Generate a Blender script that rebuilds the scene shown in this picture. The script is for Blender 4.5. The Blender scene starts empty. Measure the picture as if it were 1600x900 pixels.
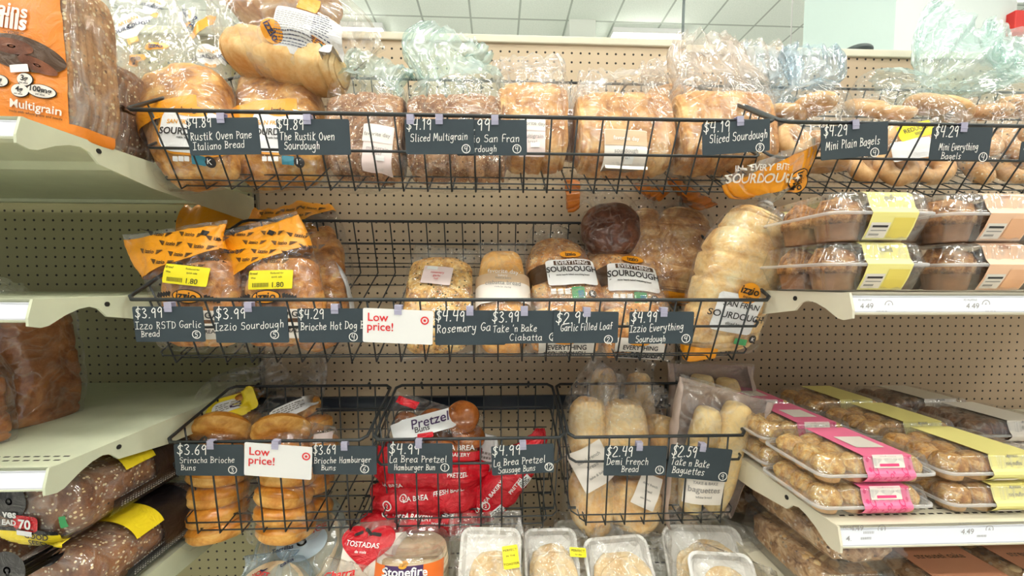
import bpy, bmesh, math, random
from mathutils import Vector, Matrix, noise, Quaternion
from mathutils.bvhtree import BVHTree
random.seed(7)
SC = bpy.context.scene
COL = SC.collection
R = math.radians

# ------------------------------------------------------------------ camera
FPX, CPX, CPY = 599.9, 800.0, 474.2          # pixels of a 1600x900 frame
YAW, PITCH, ROLL = R(2.143), R(3.095), R(.146)
CAMZ = 1.47
D = 1.1253                                   # distance to the gondola's back panel
def _m3(a): return Matrix(a)
_cy, _sy, _cp, _sp, _cr, _sr = (math.cos(YAW), math.sin(YAW), math.cos(PITCH), math.sin(PITCH), math.cos(ROLL), math.sin(ROLL))
CM = (_m3(((_cr, -_sr, 0), (_sr, _cr, 0), (0, 0, 1))) @ _m3(((1, 0, 0), (0, _cp, -_sp), (0, _sp, _cp)))
      @ _m3(((_cy, 0, -_sy), (0, 1, 0), (_sy, 0, _cy))) @ _m3(((1, 0, 0), (0, 0, -1), (0, 1, 0))))
CMT = CM.transposed()
CAM = Vector((0, 0, CAMZ))
cd = bpy.data.cameras.new('camera'); cam = bpy.data.objects.new('camera', cd); COL.objects.link(cam)
cd.sensor_width = 36; cd.sensor_fit = 'HORIZONTAL'; cd.lens = FPX / 1600 * 36
cd.shift_y = (CPY - 450) / 1600; cd.clip_start = .01; cd.clip_end = 100
rot = Matrix((CM[0], -Vector(CM[1]), -Vector(CM[2]))).transposed().to_4x4()
cam.matrix_world = Matrix.Translation(CAM) @ rot
SC.camera = cam

# ------------------------------------------------------------------ light and exposure
SC.view_settings.view_transform = 'Standard'; SC.view_settings.look = 'None'
SC.view_settings.gamma = 1; SC.view_settings.use_curve_mapping = False
SC.view_settings.exposure = 0.14
try:
    SC.cycles.transparent_max_bounces = 40
    SC.cycles.max_bounces = 9; SC.cycles.diffuse_bounces = 3; SC.cycles.glossy_bounces = 3; SC.cycles.transmission_bounces = 6
    SC.cycles.caustics_reflective = False; SC.cycles.caustics_refractive = False
    SC.cycles.use_denoising = True
    SC.cycles.sample_clamp_indirect = 4
except Exception: pass
w = bpy.data.worlds.new('store_air'); SC.world = w; w.use_nodes = True
w.node_tree.nodes['Background'].inputs[0].default_value = (1.0, .985, .96, 1)
w.node_tree.nodes['Background'].inputs[1].default_value = .47
CEIL = CAMZ + 3.33
LAMP_W = 47.0                                # emission of the store's strip lights

# ------------------------------------------------------------------ pixel -> place
def ray(px, py): return CMT @ Vector(((px - CPX) / FPX, (py - CPY) / FPX, 1.0))
def at(px, py, Y):
    d = ray(px, py); return CAM + d * (Y / d.y)
def atz(px, py, Z):
    d = ray(px, py); return CAM + d * ((Z - CAMZ) / d.z)
def atx(px, py, X):
    d = ray(px, py); return CAM + d * (X / d.x)

# ------------------------------------------------------------------ materials
def lin(c):
    return tuple(((v / 255) / 12.92 if v / 255 <= .04045 else ((v / 255 + .055) / 1.055) ** 2.4) for v in c[:3]) + (1,)
class NT:
    def __init__(s, name):
        s.m = bpy.data.materials.new(name); s.m.use_nodes = True; s.t = s.m.node_tree; s.t.nodes.clear()
        s.out = s.n('ShaderNodeOutputMaterial')
    def n(s, kind, **kw):
        x = s.t.nodes.new(kind)
        for k, v in kw.items():
            if k in x.inputs and not hasattr(x, k): x.inputs[k].default_value = v
            else: setattr(x, k, v)
        return x
    def l(s, a, b): s.t.links.new(a, b)
    def inp(s, node, name, v): node.inputs[name].default_value = v
    def coord(s, scale=(1, 1, 1)):
        tc = s.n('ShaderNodeTexCoord'); mp = s.n('ShaderNodeMapping'); mp.inputs['Scale'].default_value = scale
        s.l(tc.outputs['Object'], mp.inputs['Vector']); return mp.outputs['Vector']
    def noise(s, vec, scale, detail=3, rough=.55, dist=0, kind=None):
        x = s.n('ShaderNodeTexNoise')
        if kind:
            try: x.noise_type = kind
            except Exception: pass
        for k, v in (('Scale', scale), ('Detail', detail), ('Roughness', rough), ('Distortion', dist)): x.inputs[k].default_value = v
        if vec is not None: s.l(vec, x.inputs['Vector'])
        return x.outputs['Fac']
    def ramp(s, fac, stops):
        x = s.n('ShaderNodeValToRGB'); e = x.color_ramp.elements
        while len(e) < len(stops): e.new(.5)
        for el, (p, c) in zip(e, stops): el.position = p; el.color = lin(c) if len(c) == 3 and max(c) > 1 else (tuple(c) + (1,))[:4]
        s.l(fac, x.inputs[0]); return x.outputs[0]
    def math(s, op, a, b=None, clamp=False):
        x = s.n('ShaderNodeMath', operation=op); x.use_clamp = clamp
        for i, v in enumerate((a, b)):
            if v is None: continue
            if isinstance(v, (int, float)): x.inputs[i].default_value = v
            else: s.l(v, x.inputs[i])
        return x.outputs[0]
    def bump(s, h, strength=.3, dist=.002):
        x = s.n('ShaderNodeBump'); x.inputs['Strength'].default_value = strength; x.inputs['Distance'].default_value = dist
        s.l(h, x.inputs['Height']); return x.outputs[0]
    def mix(s, fac, a, b):
        x = s.n('ShaderNodeMix', data_type='RGBA')
        for sock, v in ((x.inputs[0], fac), (x.inputs[6], a), (x.inputs[7], b)):
            if isinstance(v, (int, float)): sock.default_value = v
            elif isinstance(v, tuple): sock.default_value = lin(v) if max(v[:3]) > 1 else v
            else: s.l(v, sock)
        return x.outputs[2]
    def bsdf(s, color=None, rough=.5, metal=0, spec=.5, normal=None, coat=0, sss=0):
        b = s.n('ShaderNodeBsdfPrincipled')
        if isinstance(color, tuple): b.inputs['Base Color'].default_value = lin(color)
        elif color is not None: s.l(color, b.inputs['Base Color'])
        if isinstance(rough, (int, float)): b.inputs['Roughness'].default_value = rough
        else: s.l(rough, b.inputs['Roughness'])
        b.inputs['Metallic'].default_value = metal; b.inputs['Specular IOR Level'].default_value = spec
        b.inputs['Coat Weight'].default_value = coat; b.inputs['Coat Roughness'].default_value = .12
        if normal is not None: s.l(normal, b.inputs['Normal'])
        return b
    def done(s, sh): s.l(sh.outputs[0] if hasattr(sh, 'outputs') else sh, s.out.inputs[0]); return s.m

def plain(name, c, rough=.5, metal=0, spec=.5, grain=0.0, gscale=60):
    t = NT(name)
    if grain:
        f = t.noise(t.coord(), gscale, 3)
        col = t.ramp(f, [(.3, tuple(v * (1 - grain) for v in c)), (.7, tuple(min(255, v * (1 + grain)) for v in c))])
        return t.done(t.bsdf(col, rough, metal, spec, t.bump(f, .1, .001)))
    return t.done(t.bsdf(c, rough, metal, spec))

def bread(name, dark, mid, pale, scale=18, rough=.55, bump=.5, seeds=None, seed_scale=220, seed_amt=.16, low=.36, high=.66, fine=120, coat=0):
    t = NT(name); v = t.coord()
    f = t.noise(v, scale, 5, .62, .6)
    col = t.ramp(f, [(low, dark), ((low + high) / 2, mid), (high, pale)])
    f2 = t.noise(v, fine, 4, .7)
    col = t.mix(t.math('MULTIPLY', f2, .35), col, t.ramp(f2, [(.35, dark), (.65, pale)]))
    h = t.math('ADD', t.math('MULTIPLY', f2, .6), f)
    if seeds:
        vo = t.n('ShaderNodeTexVoronoi'); vo.inputs['Scale'].default_value = seed_scale; vo.inputs['Randomness'].default_value = 1
        t.l(v, vo.inputs['Vector'])
        near = t.math('LESS_THAN', vo.outputs['Distance'], .42)
        sel = t.n('ShaderNodeSeparateColor'); t.l(vo.outputs['Color'], sel.inputs[0])
        few = t.math('LESS_THAN', sel.outputs[0], seed_amt)
        m = t.math('MULTIPLY', near, few)
        pick = t.ramp(sel.outputs[1], [(i / max(1, len(seeds) - 1), c) for i, c in enumerate(seeds)])
        col = t.mix(m, col, pick)
        h = t.math('ADD', h, t.math('MULTIPLY', m, .5))
    return t.done(t.bsdf(col, rough, 0, .4, t.bump(h, bump, .003), coat))

def film(name, tint=(253, 253, 253), haze=.016, gloss=.022, scale=26, rough=.13, streak=.10, bump=.5, stretch=(1, 1, 1), crscale=24):
    """clear crinkled plastic: see-through, with a shiny creased skin and a thin milky veil along the creases"""
    t = NT(name); v = t.coord(stretch)
    r = t.noise(v, scale, 2, .5, .8)
    r2 = t.noise(v, crscale, 1.5, .5, 1.6)
    crease = t.math('POWER', t.math('SUBTRACT', 1.0, t.math('MULTIPLY', t.math('ABSOLUTE', t.math('SUBTRACT', r2, .5)), 9.0), True), 2.0)
    h = t.math('ADD', r, t.math('MULTIPLY', crease, .12))
    nrm = t.bump(h, bump, .008)
    tr = t.n('ShaderNodeBsdfTransparent'); tr.inputs[0].default_value = lin(tint)
    gl = t.n('ShaderNodeBsdfGlossy'); gl.inputs['Roughness'].default_value = rough; gl.inputs[0].default_value = (1, 1, 1, 1); t.l(nrm, gl.inputs['Normal'])
    lw = t.n('ShaderNodeLayerWeight'); lw.inputs[0].default_value = .5
    fz = t.math('MULTIPLY', t.math('POWER', lw.outputs['Facing'], 4.0), .32)
    fac = t.math('ADD', t.math('ADD', fz, gloss), t.math('MULTIPLY', crease, .09), True)
    m1 = t.n('ShaderNodeMixShader'); t.l(fac, m1.inputs[0]); t.l(tr.outputs[0], m1.inputs[1]); t.l(gl.outputs[0], m1.inputs[2])
    df = t.n('ShaderNodeBsdfDiffuse'); df.inputs[0].default_value = lin(tint)
    tl = t.n('ShaderNodeBsdfTranslucent'); tl.inputs[0].default_value = lin(tint)
    md = t.n('ShaderNodeMixShader'); md.inputs[0].default_value = .15; t.l(df.outputs[0], md.inputs[1]); t.l(tl.outputs[0], md.inputs[2])
    hz = t.math('ADD', t.math('MULTIPLY', crease, streak), haze, True)
    m2 = t.n('ShaderNodeMixShader'); t.l(hz, m2.inputs[0]); t.l(m1.outputs[0], m2.inputs[1]); t.l(md.outputs[0], m2.inputs[2])
    return t.done(m2)

def printed(name, c, rough=.28, bump=.5, scale=30, see=.0):
    """ink-printed glossy film"""
    t = NT(name); v = t.coord(); r = t.noise(v, scale, 4, .6, 1.3)
    nrm = t.bump(r, bump, .006)
    b = t.bsdf(c, rough, 0, .6, nrm)
    if not see: return t.done(b)
    tr = t.n('ShaderNodeBsdfTransparent'); mx = t.n('ShaderNodeMixShader'); mx.inputs[0].default_value = see
    t.l(b.outputs[0], mx.inputs[1]); t.l(tr.outputs[0], mx.inputs[2]); return t.done(mx)

def emit(name, c, s):
    t = NT(name); e = t.n('ShaderNodeEmission'); e.inputs[0].default_value = lin(c); e.inputs[1].default_value = s; return t.done(e)

def pegboard(name, c, u0, v0):
    """painted hardboard with 1/4-inch holes on a one-inch grid (object X and Z)"""
    t = NT(name); tc = t.n('ShaderNodeTexCoord'); sp = t.n('ShaderNodeSeparateXYZ'); t.l(tc.outputs['Object'], sp.inputs[0])
    def cell(o, ph): return t.math('SUBTRACT', t.math('FRACT', t.math('ADD', t.math('DIVIDE', o, .0254), ph + 50.5)), .5)
    a = cell(sp.outputs[0], -u0); b = cell(sp.outputs[2], -v0)
    r = t.math('SQRT', t.math('ADD', t.math('MULTIPLY', a, a), t.math('MULTIPLY', b, b)))
    hole = t.math('LESS_THAN', r, .125)
    f = t.noise(t.coord(), 3, 4)
    base = t.ramp(f, [(.3, tuple(v * .96 for v in c)), (.7, c)])
    col = t.mix(hole, base, (30, 24, 20))
    rim = t.math('SUBTRACT', 1.0, t.math('MULTIPLY', t.math('LESS_THAN', r, .15), 1.0))
    return t.done(t.bsdf(col, .55, 0, .35, t.bump(rim, .6, .002)))

M = {}
M['wire'] = plain('black_coated_wire', (38, 42, 44), .42, 0, .5)
M['cream'] = plain('cream_painted_steel', (224, 218, 196), .42, 0, .5, .015, 20)
M['almond'] = plain('almond_painted_steel', (208, 213, 186), .42, 0, .5, .02, 20)
M['seal'] = None
M['postgrey'] = plain('grey_slotted_steel', (132, 124, 106), .45)
M['slot'] = plain('dark_slot', (26, 24, 20), .8)
M['strip'] = plain('white_price_strip', (226, 230, 238), .3)
M['channel'] = plain('clear_strip_channel', (196, 198, 206), .25)
M['navy'] = plain('navy_steel_bar', (22, 34, 46), .4)
M['slate'] = plain('slate_card', (50, 61, 68), .62, 0, .35, .03, 30)
M['slate_edge'] = M['slate']
M['chalk'] = plain('chalk_ink', (246, 246, 240), .7)
M['white'] = plain('white_card', (244, 244, 242), .5)
M['red'] = plain('red_ink', (214, 30, 36), .5)
M['clip'] = None
M['ink'] = plain('black_ink', (30, 26, 26), .5)
M['navyink'] = plain('navy_ink', (34, 44, 84), .5)
M['paper'] = plain('cream_label', (240, 232, 222), .45)
M['pinkpaper'] = plain('pale_pink_label', (236, 216, 212), .45)
M['whitefilm'] = printed('white_printed_film', (240, 240, 240), .3)
M['orange'] = printed('orange_printed_film', (240, 158, 26), .3)
M['orange_deep'] = printed('deep_orange_printed_film', (226, 132, 40), .32)
M['redfilm'] = printed('red_printed_film', (200, 22, 38), .2, 1.2, 34)
M['brownband'] = printed('brown_printed_film', (78, 54, 34), .3)
M['bluepaper'] = plain('pale_blue_print', (206, 226, 240), .45)
M['yellow'] = plain('yellow_sticker', (250, 234, 30), .45)
M['yellowfilm'] = printed('yellow_printed_film', (240, 214, 40), .3)
M['taupe'] = printed('taupe_printed_film', (196, 176, 164), .4, .4, 16)
M['blackfilm'] = printed('black_printed_film', (22, 20, 24), .3)
M['pink'] = plain('pink_sleeve', (243, 120, 160), .4)
M['pinkdark'] = plain('pink_sleeve_ink', (226, 66, 122), .45)
M['lemon'] = plain('lemon_sleeve', (250, 240, 150), .4)
M['peach'] = plain('peach_sleeve', (244, 200, 164), .4)
M['greenink'] = plain('green_ink', (60, 150, 90), .5)
M['tealink'] = plain('teal_ink', (50, 120, 140), .5)
M['goldink'] = plain('gold_ink', (226, 160, 40), .5)
M['purpleink'] = plain('purple_ink', (66, 40, 88), .5)
M['orangeink'] = plain('orange_ink', (232, 112, 32), .5)
M['greyink'] = plain('grey_ink', (150, 146, 142), .5)
M['taupeink'] = plain('taupe_ink', (206, 176, 142), .5)
M['brownlabel'] = plain('brown_label', (190, 130, 100), .5)
M['film'] = film('clear_film')
M['film_hard'] = film('stiff_clear_film', (253, 253, 253), .02, .06, 17, .10, .10, .8, (1, 1, 1), 20)
M['film_soft'] = film('soft_clear_film', (252, 251, 248), .06, .05, 15, .13, .18, .5, (1, 1, .7), 13)
M['film_mint_sheen'] = film('mint_sheen_film', (236, 248, 246), .18, .07, 12, .13, .20, .55, (1, 1, .6), 11)  # milky mint tint paints the ceiling's reflection onto bag tops
M['film_blue'] = film('pale_blue_film', (232, 242, 248), .13, .07, 13, .13, .2, .55, (1, 1, .6), 12)
M['film_smoke'] = film('smoky_film', (246, 245, 243), .03, .04, 30, .13, .18)
M['film_pink'] = film('peach_veil_film', (250, 245, 240), .14, .06, 13, .13, .2, .55, (1, 1, .6), 12)
M['rigid'] = film('rigid_clear_plastic', (250, 250, 250), .02, .09, 9, .08, .03, .25, (1, 1, 1), 8)
M['lid'] = film('rigid_lid_plastic', (250, 250, 250), .015, .10, 22, .10, .13, .55, (1, 1, .07), 34)  # stretched haze paints vertical highlight streaks on the lids
M['rim'] = film('rigid_plastic_rim', (246, 246, 246), .42, .16, 9, .12, .05, .2, (1, 1, 1), 8)
M['lemon2'] = plain('darker_lemon_ink', (232, 212, 96), .45)
M['peach2'] = plain('darker_peach_ink', (232, 178, 136), .45)
M['clip'] = film('clip_plastic', (222, 220, 240), .55, .1, 9, .1, .05, .1)
M['golden'] = bread('golden_crust', (142, 80, 26), (206, 142, 66), (240, 196, 120), 22)
M['pale_loaf'] = bread('pale_loaf_crust', (196, 138, 76), (238, 200, 134), (252, 236, 188), 12)
M['sliced'] = bread('sliced_loaf_crust', (150, 92, 46), (202, 146, 86), (238, 202, 144), 20)
M['brown_loaf'] = bread('brown_loaf_crust', (112, 60, 28), (164, 98, 52), (206, 144, 88), 14)
M['multigrain'] = bread('multigrain_crust', (104, 66, 42), (156, 110, 76), (204, 160, 118), 30, .65, .9, [(220, 186, 140), (90, 54, 34), (236, 214, 170)], 260, .4)
M['seeded'] = bread('seeded_dark_loaf', (92, 54, 32), (132, 86, 52), (170, 120, 80), 20, .65, .9, [(232, 206, 150), (240, 226, 190), (80, 48, 30)], 200, .3)
M['oatloaf'] = bread('oat_covered_loaf', (128, 86, 54), (172, 126, 84), (212, 172, 124), 26, .7, 1.0, [(236, 212, 160), (110, 70, 44), (246, 230, 190)], 150, .5)
M['rye'] = bread('dark_rye_crust', (70, 34, 18), (104, 56, 32), (140, 84, 54), 16, .5)
M['everything'] = bread('everything_crust', (150, 82, 32), (218, 150, 80), (250, 212, 148), 30, .6, .9, [(60, 44, 36), (250, 238, 210), (90, 60, 40)], 190, .22)
M['rosemary'] = bread('rosemary_garlic_crust', (146, 84, 30), (220, 166, 82), (252, 226, 158), 34, .6, .9, [(70, 84, 30), (110, 84, 36), (246, 224, 170)], 170, .28)
M['ciabatta'] = bread('ciabatta_crust', (190, 118, 40), (228, 166, 82), (248, 210, 138), 9, .5, .3)
M['brioche'] = bread('brioche_crust', (164, 88, 18), (206, 130, 38), (236, 176, 84), 11, .3, .15, coat=.4)
M['brioche_side'] = bread('brioche_side', (196, 126, 46), (228, 168, 82), (248, 206, 128), 22, .45, .3)
M['pretzel'] = bread('pretzel_crust', (116, 56, 18), (160, 88, 34), (200, 132, 66), 8, .25, .15, coat=.5)
M['demi'] = bread('demi_roll_crust', (216, 158, 88), (242, 204, 140), (253, 236, 192), 8, .6, .3)
M['baguette'] = bread('floury_baguette_crust', (224, 182, 112), (244, 214, 150), (253, 238, 194), 8, .7, .4)
M['bagel'] = bread('bagel_crust', (178, 124, 70), (218, 172, 116), (242, 212, 164), 10, .45, .3)
M['bagel_every'] = bread('everything_bagel_crust', (160, 110, 64), (204, 156, 104), (234, 202, 156), 16, .5, .7, [(60, 46, 40), (244, 230, 200)], 190, .25)
M['garlicbread'] = bread('garlic_bread_crust', (134, 72, 24), (204, 130, 58), (238, 186, 110), 26, .5, .6)
M['muffin'] = bread('muffin_top', (116, 68, 36), (178, 120, 70), (226, 178, 118), 85, .65, 1.8)
M['muffin_pale'] = bread('mini_muffin_top', (196, 134, 64), (236, 186, 104), (254, 232, 166), 100, .65, 1.6)
M['muffin_gold'] = bread('golden_mini_muffin_top', (172, 110, 46), (220, 160, 84), (246, 208, 136), 90, .6, 1.5)
M['muffin_cocoa'] = bread('dark_muffin_top', (72, 44, 30), (112, 72, 50), (156, 112, 80), 50, .6, .9)
M['cup_brown'] = plain('brown_paper_cup', (166, 118, 82), .6, 0, .3, .08, 60)
M['cup_pale'] = plain('pale_paper_cup', (226, 176, 120), .6, 0, .3, .08, 60)
M['naan'] = bread('naan', (206, 164, 104), (240, 216, 168), (250, 236, 206), 20, .7, .5)
M['tortilla'] = bread('flour_tortilla', (206, 176, 136), (234, 212, 176), (244, 230, 204), 18, .7, .3)
M['cookie'] = bread('streusel_pastry', (116, 72, 40), (196, 150, 104), (242, 214, 172), 45, .65, 1.0, [(246, 226, 196), (70, 40, 24)], 130, .22)
M['tray'] = plain('white_foam_tray', (250, 249, 246), .5)

# ------------------------------------------------------------------ mesh helpers
def link(name, bm, mats, parent=None, smooth=True):
    me = bpy.data.meshes.new(name); bm.to_mesh(me); bm.free()
    o = bpy.data.objects.new(name, me); COL.objects.link(o)
    for m in (mats if isinstance(mats, (list, tuple)) else [mats]): me.materials.append(m)
    if smooth:
        for p in me.polygons: p.use_smooth = True
    if parent is not None: o.parent = parent
    return o
def tag(o, label=None, cat=None, group=None, kind=None):
    for k, v in (('label', label), ('category', cat), ('group', group), ('kind', kind)):
        if v: o[k] = v
    return o
def empty(name, label, cat, loc=(0, 0, 0), group=None):
    o = bpy.data.objects.new(name, None); COL.objects.link(o); o.empty_display_size = .03
    o.location = loc; return tag(o, label, cat, group)
def copy_tree(o, parent=None):
    c = o.copy(); COL.objects.link(c); c.parent = parent
    for ch in list(o.children): copy_tree(ch, c)
    return c
def box(bm, x0, x1, y0, y1, z0, z1, bev=0, mi=0):
    vs = [bm.verts.new((x, y, z)) for x in (x0, x1) for y in (y0, y1) for z in (z0, z1)]
    fs = [bm.faces.new([vs[i] for i in q]) for q in ((0, 1, 3, 2), (4, 6, 7, 5), (0, 4, 5, 1), (2, 3, 7, 6), (0, 2, 6, 4), (1, 5, 7, 3))]
    for f in fs: f.material_index = mi
    if bev:
        es = list({e for f in fs for e in f.edges})
        bmesh.ops.bevel(bm, geom=es, offset=bev, segments=2, affect='EDGES', profile=.5)
    return bm
def tube(bm, pts, r, seg=6, closed=False):
    pts = [Vector(p) for p in pts]; n = len(pts); rings = []
    prev = None
    for i, p in enumerate(pts):
        a = pts[(i - 1) % n] if (closed or i) else p; b = pts[(i + 1) % n] if (closed or i < n - 1) else p
        t1 = (p - a).normalized() if (p - a).length > 1e-9 else None
        t2 = (b - p).normalized() if (b - p).length > 1e-9 else None
        t = ((t1 or t2) + (t2 or t1)).normalized()
        if prev is None:
            up = Vector((0, 0, 1)) if abs(t.z) < .9 else Vector((1, 0, 0))
            e1 = t.cross(up).normalized()
        else:
            e1 = (prev - t * prev.dot(t)).normalized()
        prev = e1; e2 = t.cross(e1)
        k = 1.0
        if t1 and t2: k = min(1.6, 1 / max(.5, math.sqrt((1 + t1.dot(t2)) / 2)))
        rings.append([bm.verts.new(p + (e1 * math.cos(j * 2 * math.pi / seg) + e2 * math.sin(j * 2 * math.pi / seg)) * r) for j in range(seg)])
    m = n if closed else n - 1
    for i in range(m):
        a, b = rings[i], rings[(i + 1) % n]
        for j in range(seg): bm.faces.new((a[j], a[(j + 1) % seg], b[(j + 1) % seg], b[j]))
    if not closed:
        bm.faces.new(rings[0][::-1]); bm.faces.new(rings[-1])
    return bm
def prism(bm, poly, axis, t0, t1):
    """extrude a 2-D polygon; axis 'x': poly is (y, z); 'y': (x, z); 'z': (x, y)"""
    def P(a, b, t): return {'x': (t, a, b), 'y': (a, t, b), 'z': (a, b, t)}[axis]
    A = [bm.verts.new(P(a, b, t0)) for a, b in poly]; B = [bm.verts.new(P(a, b, t1)) for a, b in poly]
    n = len(poly)
    for i in range(n): bm.faces.new((A[i], A[(i + 1) % n], B[(i + 1) % n], B[i]))
    bm.faces.new(A[::-1]); bm.faces.new(B)
    bmesh.ops.recalc_face_normals(bm, faces=bm.faces)
    return bm
def crom(P, t):
    n = len(P); i = min(int(t), n - 2); f = t - i
    p0, p1, p2, p3 = P[max(i - 1, 0)], P[i], P[i + 1], P[min(i + 2, n - 1)]
    return [.5 * (2 * b + (c - a) * f + (2 * a - 5 * b + 4 * c - d) * f * f + (-a + 3 * b - 3 * c + d) * f ** 3) for a, b, c, d in zip(p0, p1, p2, p3)]
# ------------------------------------------------------------------ the room
def struct(name, bm, mats, smooth=False): return tag(link(name, bm, mats, None, smooth), kind='structure')
bm = bmesh.new(); box(bm, -9, 9, -7, 12, -.05, 0); struct('floor', bm, plain('polished_tile_floor', (222, 219, 212), .35, 0, .5, .02, 4))
t = NT('ceiling_tiles'); tc = t.n('ShaderNodeTexCoord'); sp = t.n('ShaderNodeSeparateXYZ'); t.l(tc.outputs['Object'], sp.inputs[0])
def _ln(o, pitch, ph): return t.math('LESS_THAN', t.math('ABSOLUTE', t.math('SUBTRACT', t.math('FRACT', t.math('ADD', t.math('DIVIDE', o, pitch), ph + 40)), .5)), .024 / pitch / 2)
g = t.math('MAXIMUM', _ln(sp.outputs[0], .61, .06), _ln(sp.outputs[1], .49, .22))
f = t.noise(t.coord(), 60, 2)
base = t.ramp(f, [(.3, (218, 230, 222)), (.7, (230, 240, 232))])
bs = t.bsdf(t.mix(g, base, (168, 180, 172)), .9, 0, .2)
bm = bmesh.new(); box(bm, -9, 9, -7, 12, CEIL, CEIL + .05); struct('ceiling', bm, t.done(bs))
bm = bmesh.new(); box(bm, -9, 9, 12, 12.1, 0, CEIL); struct('wall_back', bm, plain('far_wall_paint', (226, 230, 224), .8))

# store lighting: strip lights along the aisle; rows past the shelving are added
mlamp = emit('strip_light_diffuser', (255, 250, 240), LAMP_W)
mupfill = emit('added_uplight_glow', (255, 250, 240), LAMP_W * .42)
mhouse = plain('strip_light_housing', (236, 238, 236), .4)
lamps = [(x, y) for y in (-3.4, -1.2, .25, 3.7, 7.4) for x in (-4.6, -2.3, 0, 2.3, 4.6)] + [(1.98, 5.22), (-2.1, 5.26)]  # the unseen far rows are added to brighten the ceiling
for i, (x, y) in enumerate(lamps):
    e = empty('strip_light', 'unseen white strip light with an uplight added on top', 'ceiling light', (x, y, CEIL), 'ceiling strip lights over the aisle')
    if y in (5.22, 5.26): e['label'] = 'glowing ceiling strip light showing above the ' + {1.98: 'pegboard right of the white column', -2.1: 'pegboard behind the stacked bag'}[x]
    hw = .48 if x == 1.98 else .62
    bm = bmesh.new(); box(bm, -hw, hw, -.09, .09, -.07, 0, .006); link('housing', bm, mhouse, e, False)
    bm = bmesh.new(); box(bm, -hw + .02, hw - .02, -.07, .07, -.09, -.0702, .004); link('diffuser', bm, mlamp, e, False)
    if y not in (5.22, 5.26):
        e.location.z = CEIL - .45
        bm = bmesh.new(); box(bm, -hw + .02, hw - .02, -.06, .06, .0002, .006, .002); link('added_uplight', bm, mupfill, e, False)  # upward glow added to lift the ceiling
        for s_ in (-1, 1):
            bm = bmesh.new(); tube(bm, [(s_ * .5, 0, 0), (s_ * .5, 0, .45)], .004, 6); link('hanger_rod', bm, mhouse, e)

# white column far behind the gondola, hanging sign panels, cable
p = at(910, 50, 5.0)
bm = bmesh.new(); box(bm, p.x - .17, p.x + .17, 5.0, 5.34, 0, CEIL, .01); struct('column', bm, plain('column_paint', (224, 230, 222), .7))
pc = at(1069, 40, 1.55)
bm = bmesh.new(); tube(bm, [(pc.x, 1.55, CEIL), (pc.x + .004, 1.55, 3.2), (pc.x - .006, 1.55, 2.4), (pc.x, 1.5, 1.9)], .0055, 8)
tag(link('power_cable', bm, plain('grey_cable', (92, 104, 104), .5)), 'grey power cable dropping from the ceiling behind the pegboard', 'cable')
# hanging department sign: two big blank panels meeting at a corner
e = empty('hanging_sign', 'large blank pale mint sign panels hanging above the right bay', 'sign', at(1396, 60, 2.2))
o = e.location
a, c, b = at(1254, 78, 2.35), at(1396, 80, 2.05), at(1584, 84, 2.55)
for nm, u, v, m in (('left_panel', a, c, plain('mint_panel', (206, 228, 222), .6)), ('right_panel', c, b, plain('white_panel', (232, 242, 238), .6))):
    bm = bmesh.new(); d = (v - u); d.z = 0; nrm = Vector((-d.y, d.x, 0)).normalized() * .02
    z0 = c.z; q = [(u.x, u.y), (v.x, v.y), (v.x + nrm.x, v.y + nrm.y), (u.x + nrm.x, u.y + nrm.y)]
    prism(bm, [(x - o.x, y - o.y) for x, y in q], 'z', z0 - o.z, z0 - o.z + .9); link(nm, bm, m, e, False)
bm = bmesh.new()
prism(bm, [(a.x - o.x, a.y - o.y + .02), (c.x - o.x, c.y - o.y + .02), (b.x - o.x, b.y - o.y + .02), (b.x - o.x, b.y - o.y + .3), (a.x - o.x, a.y - o.y + .3)], 'z', c.z - o.z + .01, c.z - o.z + .03)
link('underside', bm, plain('sign_underside', (60, 66, 70), .7), e, False)
for sx in (a, b):
    bm = bmesh.new(); tube(bm, [(sx.x - o.x, sx.y - o.y + .1, c.z - o.z + .02), (sx.x - o.x, sx.y - o.y + .1, CEIL - o.z)], .004, 6); link('hanger_rod', bm, mhouse, e)
pr = at(1600, 33, 2.45)
e = empty('red_sign', 'red hanging sign panel at the top right corner', 'sign', pr)
bm = bmesh.new(); box(bm, -.06, .5, 0, .05, -.07, .07, .006); link('panel', bm, plain('red_panel', (206, 44, 40), .5), e, False)
bm = bmesh.new(); tube(bm, [(.05, .02, .07), (.05, .02, CEIL - pr.z)], .006, 6); link('hanger_rod', bm, M['wire'], e)
# dark dome just over the top edge
pd = at(1336, 84, 1.62)
bm = bmesh.new(); bmesh.ops.create_uvsphere(bm, u_segments=32, v_segments=16, radius=.058); bmesh.ops.scale(bm, vec=(1, 1, .45), verts=bm.verts)
e = empty('security_dome', 'dark grey dome peeking over the pegboard top edge', 'dome', pd)
link('dome', bm, plain('grey_dome', (62, 74, 74), .4), e)
bm = bmesh.new(); tube(bm, [(0, 0, -.004), (0, 0, 1.95 - pd.z), (0, -(1.62 - 1.134), 1.95 - pd.z)], .008, 8); link('bracket_arm', bm, M['wire'], e)

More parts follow.
